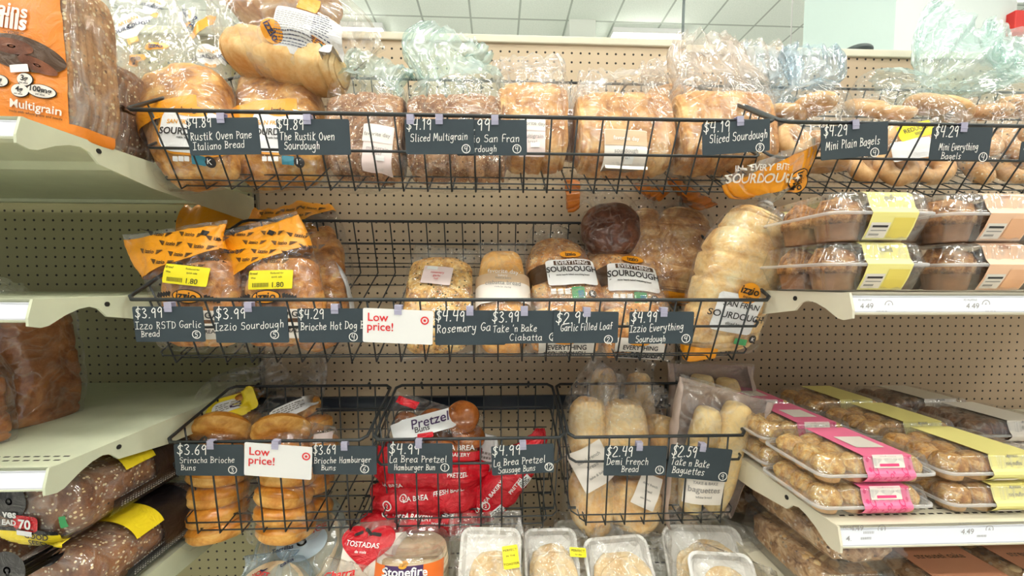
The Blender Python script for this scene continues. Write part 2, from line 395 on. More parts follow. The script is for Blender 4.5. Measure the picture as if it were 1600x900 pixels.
# ------------------------------------------------------------------ gondola shelving: three bays
XL, XR = -.6792, .5398
BASE_Z = .70
g_tan = (210, 190, 160)
def bay(name, label, x0, x1, top, col, u0, v0, capcol):
    e = empty(name, label, 'shelving back', ((x0 + x1) / 2, D, 0))
    w = (x1 - x0) / 2
    bm = bmesh.new(); box(bm, -w + .002, w - .002, 0, .008, .08, top)
    o = link('panel', bm, pegboard(name + '_pegboard', col, u0 - (x0 + x1) / 2 / .0254, v0 + CAMZ / .0254), e, False)
    bm = bmesh.new(); box(bm, -w, w, -.006, .03, top, top + .022, .003); link('top_cap', bm, M[capcol], e, False)
    bm = bmesh.new(); box(bm, -w, w, -.012, .03, 0, .08, .003); link('kick_plate', bm, M[capcol], e, False)
    return e
bay('pegboard_panel', 'tan pegboard panel behind the black baskets in the middle bay', XL, XR, 2.146, g_tan, .31, .77, 'cream')
bay('pegboard_panel', 'pegboard panel in the left bay, tinted olive for the shade under its shelves', XL - 1.219, XL, 2.146, (156, 150, 112), .36, .70, 'almond')  # olive tint puts the shelves' shade into the board colour
bay('pegboard_panel', 'tan pegboard panel behind muffin shelves in the right bay', XR, XR + 1.219, 2.132, (200, 176, 148), .5, .9, 'cream')
for x, lab in ((XL, 'slotted upright post between left shelves and baskets'), (XR, 'slotted upright post between baskets and muffin shelves')):
    e = empty('upright_post', lab, 'post', (x, D, 0), None)
    bm = bmesh.new(); box(bm, -.0075, .0075, -.010, -.0005, .1, 2.12, .002); link('post', bm, M['postgrey'], e, False)
    bm = bmesh.new()
    z = .2
    while z < 2.1:
        box(bm, -.002, .002, -.0108, -.0098, z, z + .016)
        z += .0254
    link('slots', bm, M['slot'], e, False)

SHELF_TEXT = []
def shelf(label, x0, x1, yf, z, side, mat, lip=.034, brk=True, slots=True):
    """gondola shelf: deck, front lip with price strip, tapered end bracket at the middle bay's side ('r': its right end)"""
    e = empty('gondola_shelf', label, 'shelf', ((x0 + x1) / 2, yf, z))
    w = (x1 - x0) / 2; dep = D - yf - .014
    bm = bmesh.new()
    prism(bm, [(0.004, 0), (dep, 0), (dep, -.02), (dep - .02, -.02), (dep - .02, -.012), (.24, -.012), (.22, -.022), (.18, -.022), (.16, -.012), (.03, -.012), (.03, -lip * .6), (.02, -lip * .6), (.004, -.004)], 'x', -w + .003, w - .003)
    link('deck', bm, mat, e, False)
    bm = bmesh.new()      # lip: a shallow channel that leans back
    prism(bm, [(-.004, .002), (.006, .001), (.007, -lip + .004), (-.001, -lip), (-.011, -lip + .002), (-.012, -lip + .005), (-.003, -lip + .006), (-.0005, -.003)], 'x', -w, w)
    link('front_lip', bm, mat, e, False)
    bm = bmesh.new(); xa, xb = (-w + .004, w - .007) if side == 'r' else (-w + .005, w - .004)
    prism(bm, [(-.0035, -.004), (-.0025, -.004), (-.0095, -lip + .007), (-.0105, -lip + .007)], 'x', xa, xb)
    link('price_strip', bm, M['strip'], e, False)
    bm = bmesh.new(); prism(bm, [(-.0042, -.0035), (-.0036, -.0035), (-.0040, -.006), (-.0046, -.006)], 'x', xa - .003, xb + .003)
    prism(bm, [(-.0095, -lip + .009), (-.0088, -lip + .009), (-.0105, -lip + .004), (-.0112, -lip + .004)], 'x', xa - .003, xb + .003)
    link('strip_channel', bm, M['channel'], e, False)
    sx = 1 if side == 'r' else -1
    # end bracket with its curved front notch
    poly = [(-.006, .001), (dep, .001), (dep, -.064), (dep - .03, -.068), (.2, -.050), (.10, -.034), (.086, -.019), (.072, -.0145), (.055, -.0175), (.035, -.026), (.012, -lip - .006), (.002, -lip - .008), (-.013, -lip - .004), (-.013, -lip + .008)]
    bm = bmesh.new(); prism(bm, poly, 'x', sx * (w - .0035), sx * (w + .0005)); b = link('end_bracket', bm, mat, e, False)
    bm = bmesh.new(); bmesh.ops.create_cone(bm, cap_ends=True, segments=16, radius1=.0042, radius2=.0042, depth=.002, matrix=Matrix.Translation((sx * (w + .0008), .1, -.012)) @ Matrix.Rotation(R(90), 4, 'Y'))
    link('rivet_hole', bm, M['slot'], b, False)
    if slots:
        bm = bmesh.new(); x = -w + .03
        while x < w - .02:
            for yy in (.022, .036): box(bm, x, x + .009, yy, yy + .0028, .0, .0004)
            x += .0155
        link('perforations', bm, M['slot'], e, False)
    return e
S1 = shelf('upper left almond shelf seen from below, holding the orange bagged loaves', XL - 1.219, XL - .001, .593, 1.704, 'r', M['almond'], slots=False)
S2 = shelf('empty eye-level almond shelf in the left bay', XL - 1.219, XL - .001, .593, 1.443, 'r', M['almond'], slots=False)
S3 = shelf('almond left shelf holding plain brown bagged loaves', XL - 1.219, XL - .001, .600, 1.186, 'r', M['almond'])
S4 = shelf('lowest left shelf under the seeded dark loaves', XL - 1.219, XL - .001, .600, .900, 'r', M['almond'])
R2 = shelf('cream right shelf holding big muffin boxes', XR + .001, XR + 1.219, .577, 1.455, 'l', M['cream'], slots=False)
R3 = shelf('cream right shelf holding mini muffin boxes with pink and yellow sleeves', XR + .001, XR + 1.219, .577, 1.083, 'l', M['cream'])
R4 = shelf('lowest right shelf under the streusel pastry boxes', XR + .001, XR + 1.219, .577, .885, 'l', M['cream'])
# base deck of the middle bay
e = empty('base_deck', 'almond perforated base deck at bottom of the middle bay', 'shelf', ((XL + XR) / 2, .6, BASE_Z))
bm = bmesh.new(); box(bm, XL - e.location.x + .004, XR - e.location.x - .004, 0, D - .6 - .012, -.03, 0, .002); link('deck', bm, M['almond'], e, False)
bm = bmesh.new()
for yy in (.40, .455):
    x = -.58
    while x < .58: box(bm, x, x + .011, yy, yy + .006, 0, .0005); x += .0172
link('perforations', bm, M['slot'], e, False)
bm = bmesh.new(); box(bm, XL - e.location.x + .004, XR - e.location.x - .004, -.02, 0, -.12, .002, .003); link('front_lip', bm, M['almond'], e, False)

# navy bar that carries the lower baskets
e = empty('basket_bar', 'navy steel bar running behind the lower baskets', 'bar', ((XL + XR) / 2, 1.012, 1.150))
bm = bmesh.new(); box(bm, -.585, .585, -.006, .006, -.019, .019, .002); link('bar', bm, M['navy'], e, False)
for s in (-1, 1):
    bm = bmesh.new(); box(bm, s * .578 - .006, s * .578 + .006, .006, D - 1.012, -.019, .019, .002); link('bracket_arm', bm, M['navy'], e, False)

# ------------------------------------------------------------------ wire baskets
def basket(label, x0, x1, prof, nx, railf, group, railr=.0027, rimr=.0036, nfloor=5, nback=2):
    """prof: (y, z) of front top, front bottom, back bottom, back top"""
    ft, fb, bb, bt = [Vector(p) for p in prof]
    xm = (x0 + x1) / 2; e = empty('wire_basket', label, 'wire basket', (xm, fb.x, fb.y), group)
    o = Vector((xm, fb.x, fb.y)); w = (x1 - x0) / 2
    def P(x, q, ins=0): return Vector((max(-w + ins, min(w - ins, x)), q.x - o.y, q.y - o.z))
    taper = .012
    def rect(qf, qb, ins, c=.012):
        f, b = Vector((qf.x, qf.y)), Vector((qb.x, qb.y)); d = (b - f).normalized() * c
        ww = w - ins; pts = []
        for x, y in ((-ww, f + d), (-ww + c, f), (ww - c, f), (ww, f + d), (ww, b - d), (ww - c, b), (-ww + c, b), (-ww, b - d)): pts.append(Vector((x, y.x - o.y, y.y - o.z)))
        return pts
    bm = bmesh.new(); tube(bm, rect(ft, bt, 0), rimr, 8, True); link('top_rim', bm, M['wire'], e)
    a = ft.lerp(fb, railf); b = bt.lerp(bb, railf)
    bm = bmesh.new(); tube(bm, rect(a, b, taper * railf), railr, 8, True); link('middle_rail', bm, M['wire'], e)
    bm = bmesh.new(); r = .0016
    tube(bm, rect(ft.lerp(fb, .88), bt.lerp(bb, .88), taper * .88), r, 6, True)
    tube(bm, rect(fb + (bb - fb) * .04, bb - (bb - fb) * .04, taper + .02), r, 6, True)
    for i in range(1, nback + 1): 
        q = bt.lerp(bb, railf + (1 - railf) * i / (nback + 1)); tube(bm, [(-w + taper, q.x - o.y, q.y - o.z), (w - taper, q.x - o.y, q.y - o.z)], r, 6)
    for i in range(1, nfloor):
        q = fb.lerp(bb, i / nfloor); tube(bm, [(-w + taper, q.x - o.y, q.y - o.z + .003), (w - taper, q.x - o.y, q.y - o.z + .003)], r, 6)
    link('cross_wires', bm, M['wire'], e)
    bm = bmesh.new(); r = .0018
    for i in range(nx):
        x = -w + taper + .03 + (2 * w - 2 * taper - .06) * i / (nx - 1)
        tube(bm, [P(x, q) for q in (ft, fb, bb, bt)], r, 6)
    link('upright_wires', bm, M['wire'], e)
    bm = bmesh.new(); nside = max(3, int((bb - fb).length / .055))
    for s in (-1, 1):
        bm = bmesh.new()
        for i in range(1, nside + 1):
            f = i / (nside + 1); q0 = ft.lerp(bt, f); q1 = fb.lerp(bb, f)
            tube(bm, [(s * w, q0.x - o.y, q0.y - o.z), (s * (w - taper), q1.x - o.y, q1.y - o.z), (s * (w - taper - .03), q1.x - o.y, q1.y - o.z)], r, 6)
        link('side_wires', bm, M['wire'], e)
    bm = bmesh.new()
    yw = (D - .002 if bt.x > 1.0 else 1.0)
    for x in (-w * .7, w * .7):
        tube(bm, [(x, bt.x - o.y, bt.y - o.z), (x, yw - o.y - .012, bt.y - o.z + .004), (x, yw - o.y - .004, bt.y - o.z - .012)], .003, 6)
    link('hooks', bm, M['wire'], e)
    return e
PMID = [(.718, 1.438), (.770, 1.312), (1.105, 1.497), (1.055, 1.634)]
PTOP = [(.7305, 1.778), (.797, 1.655), (1.11, 1.868), (1.062, 2.010)]
PLOW = [(.780, 1.148), (.800, .945), (.985, .985), (.977, 1.208)]
def zfloor(prof, Y): (a, b), (c, d) = prof[1], prof[2]; return b + (Y - a) * (d - b) / (c - a)
basket('wide black wire basket on top, full of tied sliced loaves', -.669, .531, PTOP, 24, .46, 'tilted wire baskets')
basket('black wire basket at top right, holding bags of bagels', .545, 1.745, PTOP, 24, .46, 'tilted wire baskets')
basket('wide black wire basket in the middle, with izzio-style orange bags and low price card'.replace('izzio-style ', ''), -.672, .528, PMID, 24, .42, 'tilted wire baskets')
basket('black wire basket at lower left, holding bagged brioche buns', -.668, -.270, PLOW, 8, .27, 'small wire baskets', nfloor=4)
basket('black wire basket at lower middle, holding red pretzel bun bags', -.256, .140, PLOW, 8, .27, 'small wire baskets', nfloor=4)
basket('black wire basket at lower right, holding french rolls and baguettes', .150, .531, PLOW, 8, .27, 'small wire baskets', nfloor=4)
# ------------------------------------------------------------------ lettering
# hand lettering: single-stroke glyphs, 'width|stroke;stroke', coordinates in tenths of cap height
HAND = {
'A': '7|0 0 3 10 6 0;1 4 5 4', 'B': '7|1 0 1 10;0 10 5 9 5 6 1 5 6 4 6 1 0 0', 'D': '7|1 0 1 10;0 10 5 9 7 5 5 1 0 0',
'E': '6|6 10 1 10 1 0 6 0;1 5 5 5', 'F': '6|6 10 1 9.5 1 0;1 5 5 5', 'G': '8|7 9 4 10 1 7 1 3 4 0 7 2 7 4 4 4', 'H': '7|1 10 1 0;6 10 6 0;1 5 6 5',
'I': '6|0 10 6 10;3 10 3 0;0 0 6 0', 'L': '6|1 10 1 0 6 0', 'M': '9|0 0 1 10 4 3 7 10 8 0', 'N': '7|1 0 1 10 6 0 6 10', 'O': '8|4 10 1 8 0 4 3 0 6 1 7 5 5 9 4 10',
'P': '6|1 0 1 10;0 10 5 9 6 7 4 5 1 4.5', 'R': '7|1 0 1 10;0 10 5 9 5 6 1 5;2 5 6 0', 'S': '7|6 9 4 10 1 9 1 6 5 5 6 2 4 0 0 1', 'T': '7|0 9.5 7 10;3.5 10 3 0',
'C': '7|6 9 3 10 0 6 1 2 3 0 6 1',
'a': '6|5 5 3 6 0 4 0 1 2 0 4 1 5 5;5 6 5 1 6 0', 'b': '6|1 10 1 0;1 4 4 5 5 2 3 0 1 0', 'c': '5|5 5 3 6 0 3 1 0 4 0', 'd': '6|5 10 5 0;5 4 2 5 0 3 1 0 4 0 5 2',
'e': '6|0 3 5 4 4 6 1 5 0 2 2 0 5 1', 'f': '4|4 9 2 10 1.5 7 1.5 0;0 5 4 5.5', 'g': '6|5 5 2 6 0 3 2 1 5 4;5 6 5 -2 3 -4 0 -3', 'h': '6|1 10 1 0;1 4 3 6 5 5 5 0',
'i': '3|1 6 1 0 2 0;1 8.5 1.3 8.7', 'k': '6|1 10 1 0;5 8 1 4 5 0', 'l': '3|1 10 1 1 2 0', 'm': '8|0 6 1 0;1 4 3 6 4 4 4 0;4 4 6 6 7 4 7 0', 'n': '6|0 6 1 0;1 4 3 6 5 5 5 0',
'o': '6|3 6 0 4 1 0 4 0 5 4 3 6', 'p': '6|1 6 1 -4;1 5 4 6 5 3 3 0 1 1', 'r': '5|0 6 1 0;1 4 3 6 5 5', 's': '5|5 5.5 2 6 1 4 4 2 3 0 0 .5', 't': '4|2 9 2 1 4 0;0 6 4 6.5',
'u': '6|0 6 0 1 2 0 5 2;5 6 5 1 6 0', 'v': '5|0 6 2 0 5 6', 'w': '8|0 6 1 0 4 5 6 0 8 6', 'y': '6|0 6 1 2 4 2;5 6 4 -2 2 -4 0 -3', 'z': '6|0 6 5 6 0 0 6 0',
'K': '6|1 10 1 0;6 10 1 4 6 0', "'": '2|1 10 .5 8', '.': '3|1 0 1.6 .4',
'$': '8|7 8.5 4 9.5 1.5 8 2 6 6 4 6 2 3 .6 0 2;4 11.5 3.6 -1.5',
'0': '7|3 10 0 6 1 1 4 0 6 5 5 9 3 10', '1': '4|0 8 2 10 2 0', '2': '7|0 8 2 10 5 9 5 6 0 0 7 0', '3': '7|0 9 3 10 5 8 2 5.5 6 3 4 0 0 .5', '4': '7|1 10 0 5 6 5;5.5 10 5 0',
'5': '7|6 10 1 10 1 6 4 6.5 6 3 3 0 0 1', '6': '7|5 10 1 6 0 2 3 0 5 2 4 5 1 4', '8': '7|5 9 2 10 1 7 5 4 5 1 2 0 0 2 5 7 5 9', '9': '7|5 8 3 10 0 7 2 5 5 7;5 9 5 0', '7': '6|0 10 6 10 2 0',
}
def hand(bm, text, x, z, h, slope=0, y=-.0012, wid=None, rnd=None, squeeze=1.0):
    """ribbons of chalk ink in the x-z plane"""
    rnd = rnd or random.Random(hash(text) % 9999); wid = wid or h * .115
    for chn in text:
        if chn == ' ': x += h * .52 * squeeze; continue
        gw, strokes = HAND[chn].split('|'); k = h / 10 * rnd.uniform(.94, 1.06); dz = rnd.uniform(-.04, .04) * h
        for s in strokes.split(';'):
            n = [float(v) for v in s.split()]; P = [(n[i] * k * squeeze, n[i + 1] * k) for i in range(0, len(n), 2)]
            P = [(a + b * .08, b) for a, b in P]
            if len(P) > 2:
                Q = [crom(P, i / 5) for i in range(0, (len(P) - 1) * 5)] + [list(P[-1])]
            else: Q = P
            ribbon(bm, [(x + a, z + b + dz + slope * (x + a)) for a, b in Q], wid, y)
        x += (float(gw) + 2.2) * k * squeeze
    return x
def ribbon(bm, Q, wid, y):
    L = []; n = len(Q)
    for i, (a, b) in enumerate(Q):
        p, q = Q[max(0, i - 1)], Q[min(n - 1, i + 1)]; dx, dz = q[0] - p[0], q[1] - p[1]; l = math.hypot(dx, dz) or 1
        ex = (dx / l * wid * .4) * ((i == n - 1) - (i == 0)); ez = (dz / l * wid * .4) * ((i == n - 1) - (i == 0))
        L.append((bm.verts.new((a + ex - dz / l * wid / 2, y, b + ez + dx / l * wid / 2)), bm.verts.new((a + ex + dz / l * wid / 2, y, b + ez - dx / l * wid / 2))))
    for (a, b), (c, d) in zip(L, L[1:]): bm.faces.new((a, b, d, c))
_tx = {}
def text2d(s, bold=0.0):
    """type set in the default font: (verts in units of its size, faces, width)"""
    if (s, bold) not in _tx:
        cu = bpy.data.curves.new('type', 'FONT'); cu.body = s; cu.size = 1; cu.resolution_u = 3; cu.offset = bold
        o = bpy.data.objects.new('type', cu); COL.objects.link(o)
        dg = bpy.context.evaluated_depsgraph_get(); me = o.evaluated_get(dg).to_mesh()
        vs = [(v.co.x, v.co.y) for v in me.vertices]; fs = [tuple(p.vertices) for p in me.polygons]
        o.evaluated_get(dg).to_mesh_clear(); bpy.data.objects.remove(o); bpy.data.curves.remove(cu)
        xs = [v[0] for v in vs] or [0]
        _tx[(s, bold)] = ([(a - min(xs), b) for a, b in vs], fs, max(xs) - min(xs))
    return _tx[(s, bold)]
def flat_text(bm, s, x, z, size, y, center=False, bold=0.0, squeeze=1, mi=0):
    vs, fs, w = text2d(s, bold); x0 = x - (w * size * squeeze / 2 if center else 0)
    V = [bm.verts.new((x0 + a * size * squeeze, y, z + b * size)) for a, b in vs]
    for f in fs:
        try: bm.faces.new([V[i] for i in f]).material_index = mi
        except ValueError: pass
def ringshape(bm, x, z, r0, r1, y, seg=28, sx=1, mi=0):
    if r0 <= 0:
        c = bm.verts.new((x, y, z)); O = [bm.verts.new((x + sx * r1 * math.cos(i * 2 * math.pi / seg), y, z + r1 * math.sin(i * 2 * math.pi / seg))) for i in range(seg)]
        for i in range(seg): bm.faces.new((c, O[i], O[(i + 1) % seg])).material_index = mi
        return
    A = [[bm.verts.new((x + sx * r * math.cos(i * 2 * math.pi / seg), y, z + r * math.sin(i * 2 * math.pi / seg))) for i in range(seg)] for r in (r0, r1)]
    for i in range(seg): bm.faces.new((A[0][i], A[0][(i + 1) % seg], A[1][(i + 1) % seg], A[1][i])).material_index = mi

# ------------------------------------------------------------------ signs clipped to the rims
CLIPFILM = M['clip']
def sign_base(name, label, tl, tr, bl, Y, mat, group, clips, cat='price sign', yaw=0):
    TL, TR, BL = at(*tl, Y), at(*tr, Y), at(*bl, Y)
    ex = (TR - TL); w = ex.length; h = (BL - TL).length; ang = math.atan2(ex.z, ex.x)
    e = empty(name, label, cat, TL, group); e.rotation_euler = (R(4), -ang, 0)
    bm = bmesh.new(); r = .003; poly = []
    for cx, cz, a0 in ((w - r, -r, 0), (r, -r, 90), (r, -h + r, 180), (w - r, -h + r, 270)):
        for a in (0, 30, 60, 90): poly.append((cx + r * math.cos(R(a0 + a)), cz + r * math.sin(R(a0 + a))))
    prism(bm, poly, 'y', 0, .0012); link('card', bm, mat, e, False)
    s = w / abs(tr[0] - tl[0])
    for cxp in clips:
        x = (cxp - tl[0]) * s; bm = bmesh.new(); cw = .0066
        box(bm, x - cw, x + cw, -.0022, -.0014, -.0095, .0075, .0004); box(bm, x - cw, x + cw, -.0022, .009, .0068, .0080, .0003)
        box(bm, x - cw, x + cw, .0080, .0088, -.004, .0075, .0003); box(bm, x - cw, x + cw, -.003, -.0022, -.0035, -.0012, .0003)
        link('clip', bm, CLIPFILM, e, False)
    return e, w, h, s
def chalk_sign(label, tl, tr, bl, Y, lines, clips, qty=None):
    """lines: (text, px right of the corner, px down to the baseline, px height, slope)"""
    e, w, h, s = sign_base('chalkboard_sign', label, tl, tr, bl, Y, M['slate'], 'hand-lettered slate price signs', clips)
    bm = bmesh.new(); rnd = random.Random(len(label) * 7 + int(tl[0]))
    for text, x, z, hp, sl, *sq in lines:
        n = sum((float(HAND[c].split('|')[0]) + 2.2 if c != ' ' else 5.2) for c in text); want = sq[0] if sq else None
        k = (want / (n * hp / 10)) if want else 1
        hand(bm, text, x * s, -z * s, hp * s, sl, -.0006, max(.00105, hp * s * .088), rnd, k)
    if qty:
        q, x, z = qty; rr = 7 * s
        ringshape(bm, x * s, -z * s, rr * .82, rr, -.0006, 24); 
        hp = 8; n = sum(float(HAND[c].split('|')[0]) + 2.2 for c in q); k = .8
        hand(bm, q, x * s - n * hp / 20 * s * k + .0006, -(z + 4) * s, hp * s, 0, -.0007, .0011, rnd, k)
    link('chalk_lettering', bm, M['chalk'], e, False)
    return e
def low_price(label, tl, tr, bl, Y, clips):
    e, w, h, s = sign_base('low_price_card', label, tl, tr, bl, Y, M['white'], 'white low price cards', clips, 'price card')
    bm = bmesh.new(); flat_text(bm, 'Low', 8 * s, -20 * s, 18.5 * s, -.0006, bold=.012); flat_text(bm, 'price!', 7 * s, -35 * s, 18.5 * s, -.0006, bold=.012); link('red_lettering', bm, M['red'], e, False)
    bm = bmesh.new(); ringshape(bm, 97 * s, -16 * s, 4.4 * s, 6.6 * s, -.0006); ringshape(bm, 97 * s, -16 * s, 0, 2.1 * s, -.0006); link('bullseye_mark', bm, M['red'], e, False)
    return e
YT, YM, YLw = .7215, .7085, .7705
chalk_sign('slate sign priced $4.89, leftmost on the top basket', (290, 185), (402, 183), (293, 242), YT, [('$4.89', 0, 14, 15, 0, 42), ('Rustik Oven Pane', 4, 34, 12, 0.02, 98), ('Italiano Bread', 6, 49, 11, .03, 82)], [345])
chalk_sign('slate sign priced $4.89, second from left on the top basket', (431, 186), (545, 186), (432, 241), YT, [('$4.89', 1, 16, 16, 0, 44), ('The Rustik Oven', 4, 32, 12, 0, 88), ('Sourdough', 10, 46, 12, 0, 56)], [480])
chalk_sign('slate sign half hidden behind another on the top basket', (712, 187), (823, 187), (713, 242), YT + .004, [('$4.99', 2, 16, 17, 0, 54), ('Izzio San Fran', 5, 34, 11, .01, 96), ('Sourdough', 10, 49, 9, .02, 54)], [773], ('4', 95, 44))
chalk_sign('slate sign priced $4.19 for sliced multigrain on the top basket', (632, 186), (740, 186), (632, 240), YT, [('$4.19', 3, 16, 15, 0, 40), ('Sliced Multigrain', 8, 34, 11, .03, 92)], [641, 686], ('4', 95, 45))
chalk_sign('slate sign priced $4.19 for sliced sourdough, tilted, right on top basket', (1097, 193), (1203, 185), (1103, 242), YT, [('$4.19', 2, 14, 15, 0, 44), ('Sliced Sourdough', 11, 30, 12, .02, 92)], [1156], ('8', 90, 42))
chalk_sign('tilted slate sign for mini plain bagels', (1283, 199), (1388, 189), (1286, 250), YT, [('$4.29', 4, 14, 15, 0, 38), ('Mini Plain Bagels', 7, 34, 12, .02, 86)], [1336], ('4', 84, 44))
chalk_sign('slate sign for mini everything bagels', (1458, 198), (1552, 199), (1462, 248), YT, [('$4.29', 3, 14, 15, 0, 38), ('Mini Everything', 13, 34, 10, .02, 62), ('Bagels', 18, 46, 9, 0, 32)], [1505], ('4', 84, 43))
chalk_sign('slate sign cut off at right edge beside the bagels', (1597, 221), (1700, 222), (1597, 250), YT, [('$4.29', 4, 14, 15, 0, 38)], [1650])
chalk_sign('slate sign priced $3.99, leftmost on the middle basket', (206, 479), (316, 479), (207, 535), YM, [('$3.99', 4, 18, 16, 0, 46), ('Izzo RSTD Garlic', 2, 37, 11, .03, 104), ('Bread', 10, 50, 10, .04, 30)], [263], ('5', 97, 46))
chalk_sign('tilted slate sign priced $3.99 for sourdough, beside the garlic bread sign', (333, 479), (448, 479), (327, 536), YM, [('$3.99', 3, 20, 17, .02, 50), ('Izzio Sourdough', -1, 39, 12, .05, 112)], [388], ('5', 93, 46))
chalk_sign('slate sign priced $4.29, partly behind a white card on middle basket', (464, 482), (575, 482), (465, 536), YM + .004, [('$4.29', 2, 16, 15, 0, 42), ('Brioche Hot Dog Buns', 4, 35, 12, .03, 122)], [523], ('4', 86, 46))
chalk_sign('slate sign priced $4.49 for rosemary garlic bread', (679, 485), (790, 485), (680, 540), YM + .004, [('$4.49', 2, 17, 17, 0, 48), ('Rosemary Garlic', 3, 36, 13, .05, 110)], [734])
chalk_sign('slate sign priced $3.99 for take and bake ciabatta', (766, 486), (876, 485), (766, 538), YM + .002, [('$3.99', 3, 17, 16, 0, 44), ("Take 'n Bake", 4, 34, 11, .02, 70), ('Ciabatta', 30, 47, 10, 0, 52)], [819], ('2', 99, 42))
chalk_sign('slate sign priced $2.99 for a garlic filled loaf', (865, 487), (967, 487), (864, 537), YM, [('$2.99', 4, 18, 17, .02, 52), ('Garlic Filled Loaf', 11, 31, 11, .04, 82)], [917], ('2', 87, 44))
chalk_sign('slate sign priced $4.99, rightmost on the middle basket', (984, 487), (1085, 487), (983, 538), YM, [('$4.99', 3, 16, 16, 0, 42), ('Izzio Everything', 1, 32, 11, .05, 86), ('Sourdough', 11, 48, 10, .02, 48)], [1037], ('4', 90, 42))
low_price('white card reading Low price! on the middle basket', (567, 481), (677, 486), (566, 535), YM - .003, [622])
chalk_sign('slate sign priced $3.69, leftmost on the lower baskets', (271, 694), (380, 695), (273, 745), YLw, [('$3.69', 5, 17, 17, 0, 50), ('Sriracha Brioche', 8, 32, 10, .02, 88), ('Buns', 9, 44, 9, 0, 24)], [329], ('3', 90, 43))
chalk_sign('slate sign priced $3.69 for hamburger buns, right of a white card', (487, 696), (588, 697), (486, 743), YLw + .003, [('$3.69', 2, 14, 15, 0, 36), ('Brioche Hamburger', 3, 30, 10, .03, 90), ('Buns', 14, 41, 9, 0, 24)], [538], ('6', 82, 39))
low_price('tilted white card reading Low price! on the lower left basket', (382, 691), (488, 699), (375, 744), YLw - .003, [430])
chalk_sign('slate sign priced $4.99 for pretzel hamburger buns', (605, 693), (707, 693), (606, 742), YLw, [('$4.99', 3, 17, 17, 0, 50), ('La Brea Pretzel', 3, 31, 11, 0, 92), ('Hamburger Bun', 10, 44, 10, 0, 66)], [654], ('1', 90, 40))
chalk_sign('slate sign priced $4.99 for pretzel sausage buns', (767, 698), (865, 693), (768, 745), YLw, [('$4.99', 2, 15, 16, 0, 46), ('La Brea Pretzel', 3, 33, 11, .04, 82), ('Sausage Buns', 10, 45, 10, .03, 60)], [817], ('12', 90, 38))
chalk_sign('slate sign priced $2.49 for demi french bread', (945, 697), (1043, 697), (946, 745), YLw, [('$2.49', 3, 16, 16, 0, 44), ('Demi French', 4, 30, 11, 0, 66), ('Bread', 28, 42, 10, 0, 28)], [999], ('4', 88, 39))
chalk_sign('slate sign priced $2.59 for take and bake baguettes', (1049, 694), (1145, 703), (1049, 747), YLw, [('$2.59', 3, 18, 17, 0, 40), ('Take n Bake', 4, 32, 11, 0, 62), ('Baguettes', 8, 45, 11, 0, 52)], [1098], ('9', 88, 44))
# ------------------------------------------------------------------ packaged goods: swept bodies, film bags, printed patches
class Thing:
    """an Empty standing at a base point, its own z leaning back along the thing; pixels of the photograph measure its plane"""
    def __init__(s, name, label, cat, px, py, Y, lean=0, roll=0, group=None, z=None):
        P = at(px, py, Y)
        if z is not None: P.z = z
        s.M = Matrix.Translation(P) @ Matrix.Rotation(R(-lean), 4, 'X') @ Matrix.Rotation(R(roll), 4, 'Y')
        s.Mi = s.M.inverted(); s.C = s.Mi @ CAM
        s.o = empty(name, label, cat, (0, 0, 0), group); s.o.matrix_world = s.M
        s.k = (s.l(px + 5, py) - s.l(px - 5, py)).length / 10
        s.kz = (s.l(px, py - 25) - s.l(px, py - 15)).length / 10
        s.bvh = None
    def l(s, px, py, dy=0.0):
        d = s.Mi.to_3x3() @ ray(px, py); t = (dy - s.C.y) / d.y
        return s.C + d * t
    def rings(s, L):
        out = []
        for px, py, hw, b, dy, n, pl in L:
            p = s.l(px, py, dy); k = (s.l(px + 2, py, dy) - s.l(px - 2, py, dy)).length / 4
            out.append([p.x, dy, p.z, hw * k, b, n, pl])
        return out
    def add(s, name, bm, mat, parent=None, smooth=True): return link(name, bm, mat, parent or s.o, smooth)
    def hit(s, px, py):
        d = (s.Mi.to_3x3() @ ray(px, py)).normalized()
        h = s.bvh.ray_cast(s.C, d) if s.bvh else None
        if h and h[0] is not None: return h[0]
        return s.l(px, py, -.05)

